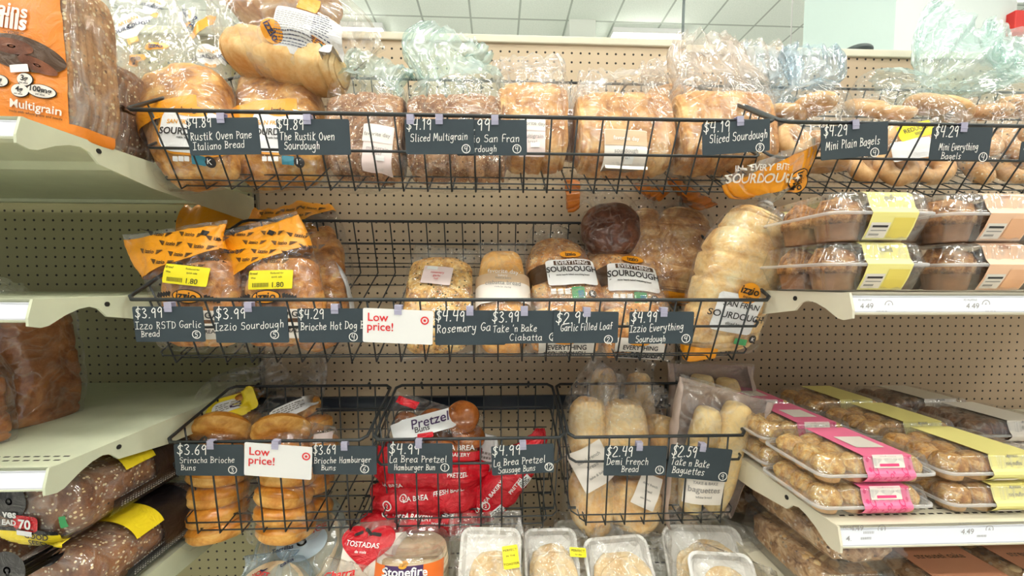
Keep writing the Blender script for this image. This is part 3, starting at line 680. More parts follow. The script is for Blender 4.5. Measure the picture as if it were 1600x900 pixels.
def sweep(rings, nu=40, nv=48, seed=0, crumple=0.0, cf=30, folds=9, open_end=False, slices=0, groove=.06, wob=.0, flat=1.0, power=None):
    """a surface through elliptical-to-square rings; pleats on its rings, dents over all, cuts across a sliced loaf. Returns bmesh and its grid"""
    rnd = random.Random(seed); ph = [rnd.uniform(0, 6.28) for _ in range(4)]; off = Vector((rnd.uniform(0, 50), rnd.uniform(0, 50), seed * 1.7))
    sl = [rnd.uniform(-1, 1) for _ in range(slices + 2)]
    bm = bmesh.new(); grid = []
    n = len(rings)
    for i in range(nv + 1):
        f = i / nv; t = f * (n - 1)
        x, y, z, a, b, e, pl = crom(rings, t); d = crom(rings, min(n - 1, t + .05)); c = crom(rings, max(0, t - .05))
        tx, tz = d[0] - c[0], d[2] - c[2]; L = math.hypot(tx, tz) or 1; tx /= L; tz /= L
        e1 = Vector((tz, 0, -tx)); e2 = Vector((0, 1, 0)); a = max(a, .0006); b = max(b, .0006); e = max(e, 1.6)
        if slices:
            sp = f * slices; k = int(sp); fr = sp - k; g = min(fr, 1 - fr)
            cut = max(0, 1 - g / .15); a *= (1 - groove * cut * cut + wob * sl[k]); b *= (1 - groove * cut * cut + wob * sl[k] * .7)
            x += e1.x * wob * sl[k] * a * .6; z += e1.z * wob * sl[k] * a * .6
        row = []
        for j in range(nu):
            th = j * 2 * math.pi / nu; co, si = math.cos(th), math.sin(th)
            r = 1.0
            ux = math.copysign(abs(co) ** (2 / e), co); uy = math.copysign(abs(si) ** (2 / e), si)
            p = Vector((x, y, z)) + e1 * (a * ux) + e2 * (b * uy)
            if pl:
                w_ = math.sin(folds * th + ph[0] + f * 2) * .6 + math.sin((folds * 2 + 1) * th + ph[1] - f * 3) * .4 + math.sin((folds // 2 + 2) * th + ph[2]) * .4
                nn = (e1 * ux * b + e2 * uy * a); nn = nn.normalized() if nn.length > 1e-9 else e2
                p += nn * (pl * w_)
            if crumple:
                q = p * cf + off
                v = noise.noise_vector(q) + .5 * noise.noise_vector(q * 2.3) + .25 * noise.noise_vector(q * 5.1)
                p += v * crumple
            row.append(bm.verts.new(p))
        grid.append(row)
    for i in range(nv):
        for j in range(nu):
            bm.faces.new((grid[i][j], grid[i][(j + 1) % nu], grid[i + 1][(j + 1) % nu], grid[i + 1][j]))
    for k, row in ((0, grid[0]), (1, grid[-1])):
        if k and open_end: continue
        c = Vector((0, 0, 0))
        for v in row: c += v.co
        cv = bm.verts.new(c / nu)
        for j in range(nu): bm.faces.new((row[j], row[(j + 1) % nu], cv) if k else (row[(j + 1) % nu], row[j], cv))
    bm.normal_update()
    return bm, [[v.co.copy() for v in r] for r in grid], [[v.normal.copy() for v in r] for r in grid]

def bag(T, px_rings, mat='film', seed=1, nu=56, nv=64, crumple=.0022, cf=24, folds=9, open_end=False, name='bag', parent=None, top=None):
    bm, G, N = sweep(T.rings(px_rings), nu, nv, seed, crumple, cf, folds, open_end)
    T.bvh = BVHTree.FromBMesh(bm); T.G, T.N, T.nr = G, N, len(px_rings)
    if top:
        bm.faces.ensure_lookup_table(); k0 = int(top[0] / (len(px_rings) - 1) * nv)
        for i in range(k0, nv):
            for j in range(nu): bm.faces[i * nu + j].material_index = 1
        return T.add(name, bm, [M[mat], M[top[1]]], parent)
    return T.add(name, bm, M[mat] if isinstance(mat, str) else mat, parent)
def outside(N, p, c): return N if N.dot(p - c) > 0 else -N
def band(T, f0, f1, mat, name='printed_band', a0=0, a1=360, off=.0007, parent=None):
    """a printed zone of the bag film between ring numbers f0..f1 and angles a0..a1 (270 faces the aisle)"""
    G = T.G; nv = len(G) - 1; nu = len(G[0]); i0 = int(f0 / (T.nr - 1) * nv); i1 = max(i0 + 1, int(f1 / (T.nr - 1) * nv)); i1 = min(i1, nv)
    j0 = int(a0 / 360 * nu); j1 = int(a1 / 360 * nu); bm = bmesh.new(); rows = []
    for i in range(i0, i1 + 1):
        c = sum(G[i], Vector()) / nu
        rows.append([bm.verts.new(G[i][j % nu] + outside(T.N[i][j % nu], G[i][j % nu], c) * off) for j in range(j0, j1 + (0 if a1 - a0 >= 360 else 1))])
    full = a1 - a0 >= 360
    for a, b in zip(rows, rows[1:]):
        m = len(a)
        for j in range(m if full else m - 1): bm.faces.new((a[j], a[(j + 1) % m], b[(j + 1) % m], b[j]))
    return T.add(name, bm, M[mat] if isinstance(mat, str) else mat, parent)
def lay(T, bm, px, py, rot=0, off=.0012, skew=0.0):
    """lay a flat drawing (x-z plane, metres, centred on 0,0) onto the bag at the place seen at pixel px, py"""
    h = T.hit(px, py); c, s_ = math.cos(R(rot)), math.sin(R(rot))
    ds = []
    for v in bm.verts:
        x, z = v.co.x, v.co.z; x += skew * z
        q = Vector((h.x + x * c + z * s_, -.6, h.z - x * s_ + z * c))
        r = T.bvh.ray_cast(q, Vector((0, 1, 0)))
        if r[0] is not None and abs(r[0].y - h.y) < .08: v.co = r[0] + Vector((0, -off, 0)); ds.append(v.co.y)
        else: v.co = Vector((q.x, h.y - off + .004, q.z))
    return bm
def rect2(w, h, nx=12, nz=10, r=0.0, mi=0, bm=None, cx=0, cz=0):
    bm = bm or bmesh.new(); V = []
    for j in range(nz + 1):
        row = []
        for i in range(nx + 1):
            x, z = (i / nx - .5) * w, (j / nz - .5) * h
            if r:
                dx, dz = max(0, abs(x) - w / 2 + r), max(0, abs(z) - h / 2 + r); l = math.hypot(dx, dz)
                if l > r: x -= math.copysign(dx * (1 - r / l), x); z -= math.copysign(dz * (1 - r / l), z)
            row.append(bm.verts.new((x + cx, 0, z + cz)))
        V.append(row)
    for j in range(nz):
        for i in range(nx): bm.faces.new((V[j][i], V[j][i + 1], V[j + 1][i + 1], V[j + 1][i])).material_index = mi
    return bm
def label(T, px, py, w, h, mat, rot=0, r=1.5, off=.0012, name='label', parent=None, nx=14, nz=12):
    k = T.k; bm = rect2(w * k, h * T.kz, nx, nz, r * k); lay(T, bm, px, py, rot, off)
    return T.add(name, bm, M[mat], parent)
def oval(T, px, py, w, h, mat, rot=0, off=.0014, name='oval_mark', parent=None):
    k = T.k; bm = bmesh.new()
    for rr in range(5):
        ringshape(bm, 0, 0, (rr / 5) * h / 2 * k, ((rr + 1) / 5) * h / 2 * k, 0, 32, w / h)
    bmesh.ops.remove_doubles(bm, verts=bm.verts, dist=1e-6); bmesh.ops.scale(bm, vec=(1, 1, T.kz / k), verts=bm.verts); lay(T, bm, px, py, rot, off); return T.add(name, bm, M[mat], parent)
def words(T, px, py, rows, mat, rot=0, off=.0019, bold=.01, name='lettering', parent=None, squeeze=1.0):
    """rows: (text, size px, dy px down from the centre, optional dx); all centred"""
    bm = bmesh.new(); k = T.k
    for text, size, dy, *dx in rows:
        flat_text(bm, text, (dx[0] * k if dx else 0), -(dy + size * .35) * k, size * k, 0, True, bold, squeeze)
    bmesh.ops.scale(bm, vec=(1, 1, T.kz / k), verts=bm.verts)
    lim = .006
    es = [e for e in bm.edges if e.calc_length() > lim]
    if es: bmesh.ops.subdivide_edges(bm, edges=es, cuts=1); bmesh.ops.triangulate(bm, faces=bm.faces)
    lay(T, bm, px, py, rot, off); return T.add(name, bm, M[mat], parent)
def lines(T, px, py, w, h, n, mat, rot=0, off=.0018, name='small_print', parent=None, fill=.5, seed=3):
    """rows of tiny print, as broken fine bars"""
    bm = bmesh.new(); k = T.k; rnd = random.Random(seed)
    for i in range(n):
        z = (h / 2 - h * (i + .5) / n) * T.kz; x = -w / 2
        end = w / 2 - rnd.uniform(0, w * .25)
        while x < end:
            l = rnd.uniform(2, 6); l = min(l, end - x)
            if l > .8: rect2(l * k, h / n * fill * k, 1, 1, 0, 0, bm, (x + l / 2) * k, z)
            x += l + 1.2
    lay(T, bm, px, py, rot, off); return T.add(name, bm, M[mat], parent)
def loaf(T, px_rings, mat, seed=1, slices=0, groove=.05, wob=.01, crumple=.003, cf=18, nu=44, nv=None, name='loaf', parent=None):
    nv = nv or (slices * 8 if slices else 56)
    bm, G, N = sweep(T.rings(px_rings), nu, nv, seed, crumple, cf, 9, False, slices, groove, wob)
    return T.add(name, bm, M[mat], parent)
def r_(px, py, hw, b, dy=0, n=2.6, pl=0): return (px, py, hw, b, dy, n, pl)
def rounded(L, c0=.16, c1=.16, n=2.6):
    """close a px path at both ends with round shoulders: L is [(px, py, hw, b, dy), ...]"""
    out = []; (a, b) = L[0], L[-1]
    for k in (.35, .72, .93): out.append((a[0], a[1], a[2] * k, a[3] * k, a[4], n, 0))
    d = [L[1][i] - L[0][i] for i in range(2)]; l = math.hypot(*d) or 1
    out = []
    for s_, k in ((0, .30), (.06, .62), (.22, .86), (.5, .97)):
        q = crom([list(p) for p in L], min(1, s_ * c0 * (len(L) - 1) / .5)); out.append((q[0], q[1], q[2] * k, q[3] * (k * .6 + .4) if k > .5 else q[3] * .35, q[4], n, 0))
    for p in L[1:-1]: out.append((*p, n, 0))
    m = len(L) - 1
    for s_, k in ((.5, .97), (.22, .86), (.06, .62), (0, .30)):
        q = crom([list(p) for p in L], m - min(1, s_ * c1 * m / .5)); out.append((q[0], q[1], q[2] * k, q[3] * (k * .6 + .4) if k > .5 else q[3] * .35, q[4], n, 0))
    return out
def blob(rx, ry, rz, e1=1.0, e2=1.0, nu=28, nv=18, amp=0, freq=20, seed=0, flat=None, lo=-90):
    """a super-ellipsoid with lumps; flat cuts its underside level"""
    bm = bmesh.new(); off = Vector((seed * 3.1, seed * 1.3, seed * 2.2)); G = []
    def pw(v, e): return math.copysign(abs(v) ** e, v)
    for i in range(nv + 1):
        ph = R(lo + (90 - lo) * i / nv); row = []
        for j in range(nu):
            th = j * 2 * math.pi / nu
            p = Vector((rx * pw(math.cos(ph), e1) * pw(math.cos(th), e2), ry * pw(math.cos(ph), e1) * pw(math.sin(th), e2), rz * pw(math.sin(ph), e1)))
            if amp:
                v = noise.noise(p * freq + off) + .5 * noise.noise(p * freq * 2.2 + off) + .3 * noise.noise(p * freq * 4.7 + off)
                p *= 1 + amp * v
            if flat is not None and p.z < flat: p.z = flat + (p.z - flat) * .12
            row.append(bm.verts.new(p))
        G.append(row)
    for i in range(nv):
        for j in range(nu): bm.faces.new((G[i][j], G[i][(j + 1) % nu], G[i + 1][(j + 1) % nu], G[i + 1][j]))
    bmesh.ops.remove_doubles(bm, verts=bm.verts, dist=1e-6); bmesh.ops.recalc_face_normals(bm, faces=bm.faces)
    return bm
def put(T, name, bm, mat, px, py, dy=0, rot=(0, 0, 0), parent=None):
    """a ready mesh as a part of T, its centre at a pixel on the plane dy"""
    o = T.add(name, bm, M[mat] if isinstance(mat, str) else mat, parent); o.location = T.l(px, py, dy); o.rotation_euler = tuple(R(a) for a in rot); return o
def sticker(T, px, py, w, h, rot=0, rows=(), parent=None):
    l_ = label(T, px, py, w, h, 'yellow', rot, 1, .0026, 'price_sticker', None, 10, 8)
    if rows: words(T, px, py, rows, 'ink', rot, .0034, .004, 'sticker_print', l_)
    return l_
def winged_logo(bm, x, z, s, text='izzio', mi=0):
    """small winged emblem: a word between two feathered wings"""
    flat_text(bm, text, x, z - s * .28, s * .9, 0, True, .02, 1)
    for d in (-1, 1):
        for q in range(4):
            x0 = x + d * s * 1.15; x1 = x + d * s * (2.2 - q * .22); zz = z + s * (.34 - q * .2)
            vs = [bm.verts.new((x0, 0, zz)), bm.verts.new((x1, 0, zz + s * .1)), bm.verts.new((x1 - d * s * .06, 0, zz - s * .05)), bm.verts.new((x0, 0, zz - s * .12))]
            bm.faces.new(vs if d > 0 else vs[::-1])
# ------------------------------------------------------------------ middle basket
G_M = 'bagged breads in the middle basket'
def zmid(Y): return zfloor(PMID, Y)
# garlic bread in orange-topped bags
def izzio_bag(label_, base, Y, lean, roll, rings, bread_rings, seed, logos, sticker_at=None, badge=None, name='garlic_bread_bag', f0=3.1, f1=5.5, under=None, chip=None):
    T = Thing(name, label_, 'bread bag', base[0], base[1], Y, lean, roll, 'orange topped garlic bread bags')
    if bread_rings: loaf(T, bread_rings, 'garlicbread', seed, crumple=.005, cf=22, name='garlic_bread')
    bag(T, rings, 'film', seed, crumple=.0028, cf=22, folds=7)
    bnd = band(T, f0, f1, 'orange', 'orange_printed_top')
    k = T.k; bm = bmesh.new()
    (lx, ly, lrot, rows) = logos
    for q, (dx, dy) in enumerate(rows): winged_logo(bm, dx * k, -dy * T.kz, 9.5 * k)
    lay(T, bm, lx, ly, lrot, .0022); T.add('winged_logos', bm, M['ink'], bnd)
    if chip: label(T, chip[0], chip[1], 12, 8, 'ink', chip[2], .5, .002, 'black_tag_print')
    if badge:
        o_ = oval(T, badge[0], badge[1], 44, 21, 'ink', badge[2], .0016, 'badge'); oval(T, badge[0], badge[1], 40, 18, 'orange', badge[2], .0022, 'badge_field', o_)
        words(T, badge[0], badge[1], [('izzio', 17, -1)], 'ink', badge[2], .003, .02, 'badge_lettering', o_)
        for d in (-1, 1):
            bm = bmesh.new()
            for q in range(5):
                vs = [bm.verts.new((d * (24 + q * 4) * k, 0, (4 - q) * k)), bm.verts.new((d * (28 + q * 4) * k, 0, (6 - q) * k)), bm.verts.new((d * (29 + q * 4) * k, 0, (-1 - q) * k)), bm.verts.new((d * (25 + q * 4) * k, 0, (-4 - q * .6) * k))]
                bm.faces.new(vs)
            lay(T, bm, badge[0], badge[1], badge[2], .002); T.add('wheat_wing', bm, M['ink'])
    if sticker_at:
        px, py, rot = sticker_at
        sticker(T, px, py, 65, 29, rot, [('1.80', 11, 8, 12), ('Bread', 5, -10, -25), ('Was', 4, -3, -25), ('Reduced for', 4, -10, 10), ('quick sale', 4, -4, 10), ('IIIIIIIIIII', 9, 8, -14)])
    if under:
        for (px, py, w, h, rot, tx) in under:
            l_ = label(T, px, py, w, h, 'paper', rot, 2, .0014); words(T, px, py, tx, 'ink', rot, .0024, .015, 'lettering', l_)
    return T
row = [(-52, -24), (0, -27), (46, -24), (-26, -10), (24, -9), (68, -6), (-56, 5), (-4, 6), (46, 8), (-28, 20), (20, 22)]
izzio_bag('crumpled orange topped bag behind the left pair of garlic breads', (350, 470), .985, 30, 0,
          [r_(350, 470, 52, .02), r_(350, 430, 58, .032), r_(348, 390, 60, .034), r_(346, 362, 62, .03, 0, 2.4, .003), r_(346, 340, 66, .02, 0, 2.2, .006), r_(352, 320, 58, .016, 0, 2, .009), r_(360, 300, 48, .006, 0, 2, .010)],
          rounded([(350, 470, 46, .026, 0), (350, 420, 52, .028, 0), (350, 375, 48, .024, 0)]), 15, (352, 318, -4, [(-40, -8), (0, -10), (40, -8), (-20, 6), (20, 6)]), f0=2.6, f1=5.8)
izzio_bag('orange topped bag standing behind, its right edge drooping to a crumpled corner', (500, 455), 1.0, 30, 8,
          [r_(508, 462, 44, .012), r_(505, 445, 48, .028), r_(492, 400, 54, .036), r_(474, 365, 60, .032, 0, 2.4, .002), r_(458, 342, 62, .022, 0, 2.2, .004), r_(448, 328, 58, .012, 0, 2, .006), r_(444, 316, 56, .004, 0, 2, .004)],
          rounded([(503, 452, 38, .024, 0), (490, 405, 46, .03, 0), (476, 368, 44, .026, 0)]), 16, (452, 334, -10, [(-38, -6), (0, -8), (38, -7), (-18, 7), (20, 6)]), f0=3.2, f1=5.8)
T_ = izzio_bag('garlic bread bag turned sideways between the orange bags, white creased edge', (505, 545), .90, 36, -6,
          [r_(508, 548, 44, .02), r_(508, 530, 48, .036), r_(500, 480, 50, .046), r_(486, 425, 44, .04), r_(470, 385, 38, .024, 0, 2.2, .004), r_(456, 360, 32, .016, 0, 2, .006), r_(446, 342, 24, .005, 0, 2, .004)],
          rounded([(506, 540, 40, .03, 0), (500, 470, 44, .036, 0), (484, 400, 36, .028, 0)]), 17, (458, 362, -52, [(-18, 0), (14, 0)]), f0=4.4, f1=5.7)
band(T_, 1.0, 4.4, 'whitefilm', 'white_creased_edge', 338, 362, .001)
izzio_bag('leftmost garlic bread bag with wide flat orange top and tilted yellow sticker', (312, 546), .800, 4, 0,
          [r_(312, 548, 60, .02), r_(313, 535, 64, .03), r_(314, 500, 66, .038), r_(306, 450, 66, .042), r_(294, 415, 66, .036, 0, 2.4, .0015), r_(282, 388, 74, .02, 0, 2.2, .002), r_(276, 368, 80, .008, 0, 2, .002), r_(274, 356, 82, .002, 0, 2, .002)],
          rounded([(316, 540, 58, .026, 0), (318, 490, 60, .032, 0), (316, 440, 54, .032, 0), (312, 412, 44, .028, 0)]), 13, (286, 392, 5, row), (290, 430, 6), (292, 463, 6), chip=(320, 364, 12), f0=4.05, f1=6.35,
          under=[(312, 492, 112, 14, 3, [('ROASTED GARLIC', 13, 0)]), (330, 518, 40, 24, 0, [('BREAD', 8, 0)])])
izzio_bag('second garlic bread bag in front, level yellow sticker on an orange top', (440, 547), .805, 10, 0,
          [r_(440, 548, 62, .02), r_(440, 535, 66, .03), r_(440, 500, 68, .04), r_(434, 450, 68, .044), r_(424, 415, 68, .036, 0, 2.4, .0015), r_(410, 388, 74, .02, 0, 2.2, .002), r_(398, 366, 74, .008, 0, 2, .002), r_(394, 350, 72, .002, 0, 2, .002)],
          rounded([(444, 540, 60, .026, 0), (446, 490, 62, .033, 0), (444, 440, 56, .034, 0), (440, 408, 46, .028, 0)]), 14, (418, 388, 2, row), (423, 437, -2), (416, 464, -2), chip=(424, 364, 20), f0=4.05, f1=6.35,
          under=[(448, 490, 112, 14, 0, [('ROASTED GARLIC', 13, 0)]), (455, 516, 40, 24, 0, [('BREAD', 8, 0)])])

# rosemary garlic focaccia
T = Thing('rosemary_bread_bag', 'flat rosemary garlic bread bag with a pale pink label', 'bread bag', 683, 556, .84, 34, 2, G_M)
loaf(T, rounded([(684, 550, 52, .022, 0), (684, 500, 54, .034, 0), (688, 440, 50, .032, 0), (692, 408, 44, .022, 0)], n=3), 'rosemary', 21, crumple=.004, cf=30, name='bread')
bag(T, [r_(683, 558, 58, .004, 0, 2, .002), r_(683, 548, 56, .026), r_(684, 500, 58, .04), r_(688, 440, 55, .037), r_(692, 410, 51, .026, 0, 2.4, .002), r_(695, 396, 50, .012, 0, 2, .003), r_(697, 387, 49, .003, 0, 2, .003)], 'film', 21)
l_ = label(T, 683, 430, 50, 34, 'pinkpaper', 4, 1); words(T, 683, 430, [('rosemary', 6, -5), ('garlic', 6, 1), ('loaf', 5, 7)], 'red', 4, .002, 0, 'lettering', l_); label(T, 676, 419, 18, 6, 'white', 4, 0, .002, 'white_sticker', l_)
# ciabatta
T = Thing('ciabatta_bag', 'smooth golden ciabatta in a bag with beige and white wrapper bands', 'bread bag', 786, 556, .84, 34, 0, G_M)
loaf(T, rounded([(788, 552, 36, .024, 0), (786, 500, 38, .036, 0), (785, 440, 36, .034, 0), (784, 398, 32, .024, 0)], n=2.8), 'ciabatta', 22, crumple=.003, cf=12, name='ciabatta')
bag(T, [r_(788, 558, 42, .004, 0, 2, .002), r_(788, 546, 42, .028), r_(787, 500, 43, .041), r_(785, 440, 41, .039), r_(784, 400, 39, .028, 0, 2.4, .002), r_(784, 388, 38, .012, 0, 2, .002), r_(784, 380, 38, .003, 0, 2, .002)], 'film', 22, crumple=.0014)
band(T, 2.72, 3.02, 'taupeink', 'beige_wrapper_band', 190, 350, .001); b_ = band(T, 2.28, 2.72, 'paper', 'cream_wrapper_band', 190, 350, .001)
words(T, 786, 424, [('favorite day', 11, 0), ('bakery', 6, 8)], 'white', 3, .0024, 0, 'lettering'); words(T, 786, 440, [('TAKE & BAKE', 4.5, -6), ('ciabatta bread', 10.5, 2), ('made for sharing', 4, 10)], 'greyink', 3, .0024, .008, 'lettering', b_)
words(T, 786, 470, [('NET WT 10 OZ', 5, 0)], 'goldink', 3, .002, 0, 'net_weight_print')

# everything sourdough: two lower bags and two upper ones
def everything(lab, base, Y, lean, roll, path, bagp, seed, lb=None, rot=0, clipband=None):
    T = Thing('everything_sourdough_bag', lab, 'bread bag', base[0], base[1], Y, lean, roll, 'everything sourdough bags')
    loaf(T, rounded(path, n=2.5), 'everything', seed, crumple=.006, cf=16, name='loaf')
    bag(T, bagp, 'film', seed, crumple=.003)
    if clipband: band(T, clipband[0], clipband[1], 'brownband', 'brown_printed_band', 175, 250, .001)
    if lb:
        x, y = lb; l_ = label(T, x, y, 80, 42, 'white', rot, 5, .0016)
        l2 = label(T, x - math.sin(R(rot)) * 0 + 1, y - 13, 62, 8, 'brownband', rot, .5, .0024, 'brown_stripe', l_)
        words(T, x, y - 13, [('EVERYTHING', 9, 0)], 'white', rot, .0032, .015, 'stripe_lettering', l_); words(T, x, y - 3, [('SOURDOUGH', 13, 0), ('stone hearth baked everything bread', 3.6, 10)], 'ink', rot, .0026, .022, 'lettering', l_)
        o_ = oval(T, x - 2, y - 26, 36, 13, 'orange', rot, .0022, 'badge'); words(T, x - 2, y - 26, [('izzio', 10, 0)], 'ink', rot, .003, .025, 'badge_lettering', o_)
        for i in range(3): label(T, x - 28 + i * 11, y + 32, 8, 7, 'white', rot, .8, .002, 'nutrition_box')
        l3 = label(T, x + 11, y + 34, 20, 15, 'greenink', rot, .5, .002, 'verified_mark'); label(T, x + 15, y + 36, 9, 9, 'tealink', rot, .4, .0028, 'butterfly', l3)
        o_ = oval(T, x + 33, y + 36, 13, 10, 'ink', rot, .002, 'kosher_ring'); words(T, x + 33, y + 36, [('K', 8, 0)], 'white', rot, .003, .02, 'kosher_letter', o_)
    return T
T = everything('everything sourdough bag at basket bottom, under the bag beside the ciabatta', (882, 556), .815, 12, 0, [(884, 552, 52, .03, 0), (882, 520, 54, .038, 0), (878, 480, 50, .036, 0)],
           [r_(884, 558, 58, .01), r_(884, 545, 60, .036), r_(882, 510, 60, .044), r_(878, 470, 56, .04), r_(876, 455, 50, .012)], 31)
l_ = label(T, 886, 542, 84, 26, 'paper', 0, 2, .0016); words(T, 886, 543, [('EVERYTHING', 10, 0), ('SOURDOUGH', 9, 9)], 'ink', 0, .0026, .02, 'lettering', l_); oval(T, 882, 534, 34, 9, 'orange', 0, .0024, 'badge', l_)
T = everything('everything sourdough bag at basket bottom, under the bag with a slanted label', (992, 557), .815, 12, 0, [(996, 552, 48, .03, 0), (990, 520, 50, .038, 0), (984, 480, 48, .036, 0)],
           [r_(996, 559, 52, .01), r_(996, 546, 56, .036), r_(990, 510, 56, .044), r_(984, 470, 52, .04), r_(982, 455, 46, .012)], 32)
l_ = label(T, 1000, 545, 74, 30, 'paper', 3, 2, .0016); words(T, 1000, 546, [('EVERYTHING', 9, -2), ('SOURDOUGH', 11, 8)], 'ink', 3, .0026, .02, 'lettering', l_); oval(T, 998, 536, 32, 9, 'orange', 3, .0024, 'badge', l_)
everything('everything sourdough bag beside the ciabatta, brown printed end on top', (890, 505), .89, 42, -8,
           [(892, 500, 52, .03, 0), (886, 460, 56, .046, 0), (872, 415, 50, .044, 0), (860, 382, 36, .03, 0)],
           [r_(894, 508, 52, .008, 0, 2, .003), r_(893, 495, 58, .036), r_(887, 455, 60, .052), r_(872, 410, 54, .049), r_(860, 380, 40, .033, 0, 2.4, .003), r_(858, 362, 28, .014, 0, 2, .004), r_(868, 350, 30, .004, 0, 2, .005)], 33, (893, 424), 6, (2.0, 2.6))
everything('everything sourdough bag with a label slanting down to the right', (990, 508), .89, 42, -14,
           [(996, 502, 46, .03, 0), (982, 460, 50, .044, 0), (960, 420, 44, .042, 0), (940, 392, 32, .03, 0)],
           [r_(1000, 510, 46, .008, 0, 2, .003), r_(997, 498, 52, .036), r_(983, 455, 55, .05), r_(960, 416, 49, .047), r_(942, 390, 37, .034, 0, 2.4, .002), r_(934, 380, 26, .012, 0, 2, .003)], 34, (990, 432), 20, (2.0, 2.7))

# dark round loaf behind, tail of its bag to the upper left
T = Thing('dark_loaf_bag', 'dark round loaf behind, orange tail of its bag sticking up', 'bread bag', 952, 400, 1.0, 22, 0, G_M)
loaf(T, rounded([(956, 400, 30, .04, 0), (955, 372, 46, .05, 0), (953, 345, 44, .05, 0), (950, 326, 30, .04, 0)], n=2.2), 'rye', 41, crumple=.003, name='loaf')
bag(T, [r_(956, 402, 32, .03), r_(956, 385, 46, .05), r_(955, 350, 48, .055), r_(948, 322, 36, .04, 0, 2.2, .003), r_(930, 312, 14, .014, 0, 2, .004), r_(915, 306, 12, .01, 0, 2, .005), r_(900, 304, 24, .012, 0, 2, .006), r_(884, 304, 28, .006, 0, 2, .006)], 'film', 41, open_end=True)
band(T, 5.7, 6.95, 'orange_deep', 'orange_printed_tail', 0, 360)
# two sliced sourdoughs standing behind
def standing(lab, base, Y, lean, path, bagp, seed, mat, slices, bot, tail):
    T = Thing('sliced_sourdough_bag', lab, 'bread bag', base[0], base[1], Y, lean, 0, 'sliced sourdough bags with orange prints')
    loaf(T, path, mat, seed, slices, .10, .03, .002, name='sliced_loaf')
    bag(T, bagp, 'film', seed, crumple=.0025)
    band(T, bot[0], bot[1], 'orange', 'orange_printed_base', 0, 360)
    if tail: band(T, tail[0], tail[1], 'orange_deep', 'orange_printed_tail')
    return T
standing('sliced sourdough standing behind, half hidden by its neighbour', (1004, 470), .99, 17, rounded([(1012, 466, 34, .04, 0), (1008, 420, 34, .05, 0), (1006, 370, 30, .048, 0), (1010, 332, 22, .035, 0)], .12, .2),
         [r_(1012, 472, 32, .02), r_(1012, 460, 37, .045), r_(1008, 410, 37, .054), r_(1006, 360, 33, .05), r_(1008, 328, 24, .036, 0, 2.3, .002), r_(1014, 314, 8, .008, 0, 2, .003), r_(1018, 304, 18, .01, 0, 2, .005), r_(1020, 292, 30, .004, 0, 2, .005)], 42, 'sliced', 13, (0.1, 1.0), (5.6, 6.9))
standing('upright sliced sourdough standing behind with orange base and tail', (1051, 472), .985, 17, rounded([(1054, 466, 44, .045, 0), (1056, 420, 46, .055, 0), (1062, 370, 48, .055, 0), (1064, 330, 34, .04, 0)], .12, .25),
         [r_(1054, 474, 42, .02), r_(1054, 462, 48, .05), r_(1056, 410, 50, .06), r_(1062, 365, 51, .06), r_(1064, 330, 38, .044, 0, 2.3, .002), r_(1064, 314, 8, .008, 0, 2, .003), r_(1072, 306, 30, .012, 0, 2, .006), r_(1080, 294, 44, .004, 0, 2, .006)], 43, 'sliced', 14, (0.1, 0.95), (5.6, 6.9))
# the big sourdough at the right end
T = Thing('sliced_sourdough_bag', 'large pale sliced sourdough leaning right, orange printed bag top fanned out above', 'bread bag', 1128, 552, .815, -5, 14, 'sliced sourdough bags with orange prints')
loaf(T, rounded([(1124, 546, 50, .032, 0), (1126, 505, 54, .046, 0), (1142, 450, 58, .054, 0), (1160, 400, 58, .058, 0), (1180, 352, 44, .048, 0), (1190, 334, 30, .036, 0)], .1, .12, 3), 'pale_loaf', 44, 15, .085, .045, .003, name='sliced_loaf')
bag(T, [r_(1122, 553, 50, .02), r_(1122, 540, 57, .04), r_(1128, 495, 60, .052), r_(1146, 440, 63, .060), r_(1165, 390, 62, .060), r_(1182, 348, 46, .05, 0, 2.4, .002), r_(1193, 328, 22, .022, 0, 2, .004), r_(1196, 318, 9, .008, 0, 2, .003), r_(1200, 306, 26, .016, -.006, 2, .005), r_(1203, 290, 56, .012, -.016, 2, .006), r_(1204, 268, 72, .007, -.028, 2, .006), r_(1202, 246, 76, .004, -.036, 2, .006)], 'film', 44, 64, 90, .003, 24, 11, True, top=(5.2, 'film_soft'))
bm = bmesh.new(); q = T.l(1196, 318, 0); tube(bm, [(q.x + .012 * math.cos(a), q.y + .011 * math.sin(a), q.z + .0015 * math.sin(2 * a)) for a in [i * math.pi / 8 for i in range(16)]], .0035, 6, True); T.add('twist_tie', bm, M['whitefilm'])
tail = band(T, 8.35, 10.5, 'orange', 'orange_printed_top', 8, 352)
words(T, 1190, 272, [('IN EVERY BITE', 12, -8), ('SOURDOUGH', 17, 6)], 'paper', -16, .004, .02, 'top_lettering', tail)
o_ = oval(T, 1245, 284, 32, 34, 'ink', 40, .003, 'badge', tail); oval(T, 1245, 284, 29, 31, 'orange', 40, .0036, 'badge_field', tail); words(T, 1245, 284, [('izzio', 14, -2), ('BAKERY', 5, 8)], 'ink', 50, .0046, .02, 'badge_lettering', tail)
band(T, .1, 1.15, 'orange', 'orange_printed_base', 175, 262)
l_ = label(T, 1150, 490, 62, 56, 'whitefilm', -4, 6, .0022); words(T, 1150, 498, [('SAN FRAN', 11, -20), ('SOURDOUGH', 13, -4), ('sliced bread', 6, 8)], 'ink', -4, .0032, .012, 'lettering', l_)
o_ = oval(T, 1170, 458, 31, 29, 'orange', 2, .003, 'badge'); words(T, 1170, 457, [('izzio', 15, -3), ('BAKERY', 4, 7)], 'ink', 0, .0042, .02, 'badge_lettering', o_)
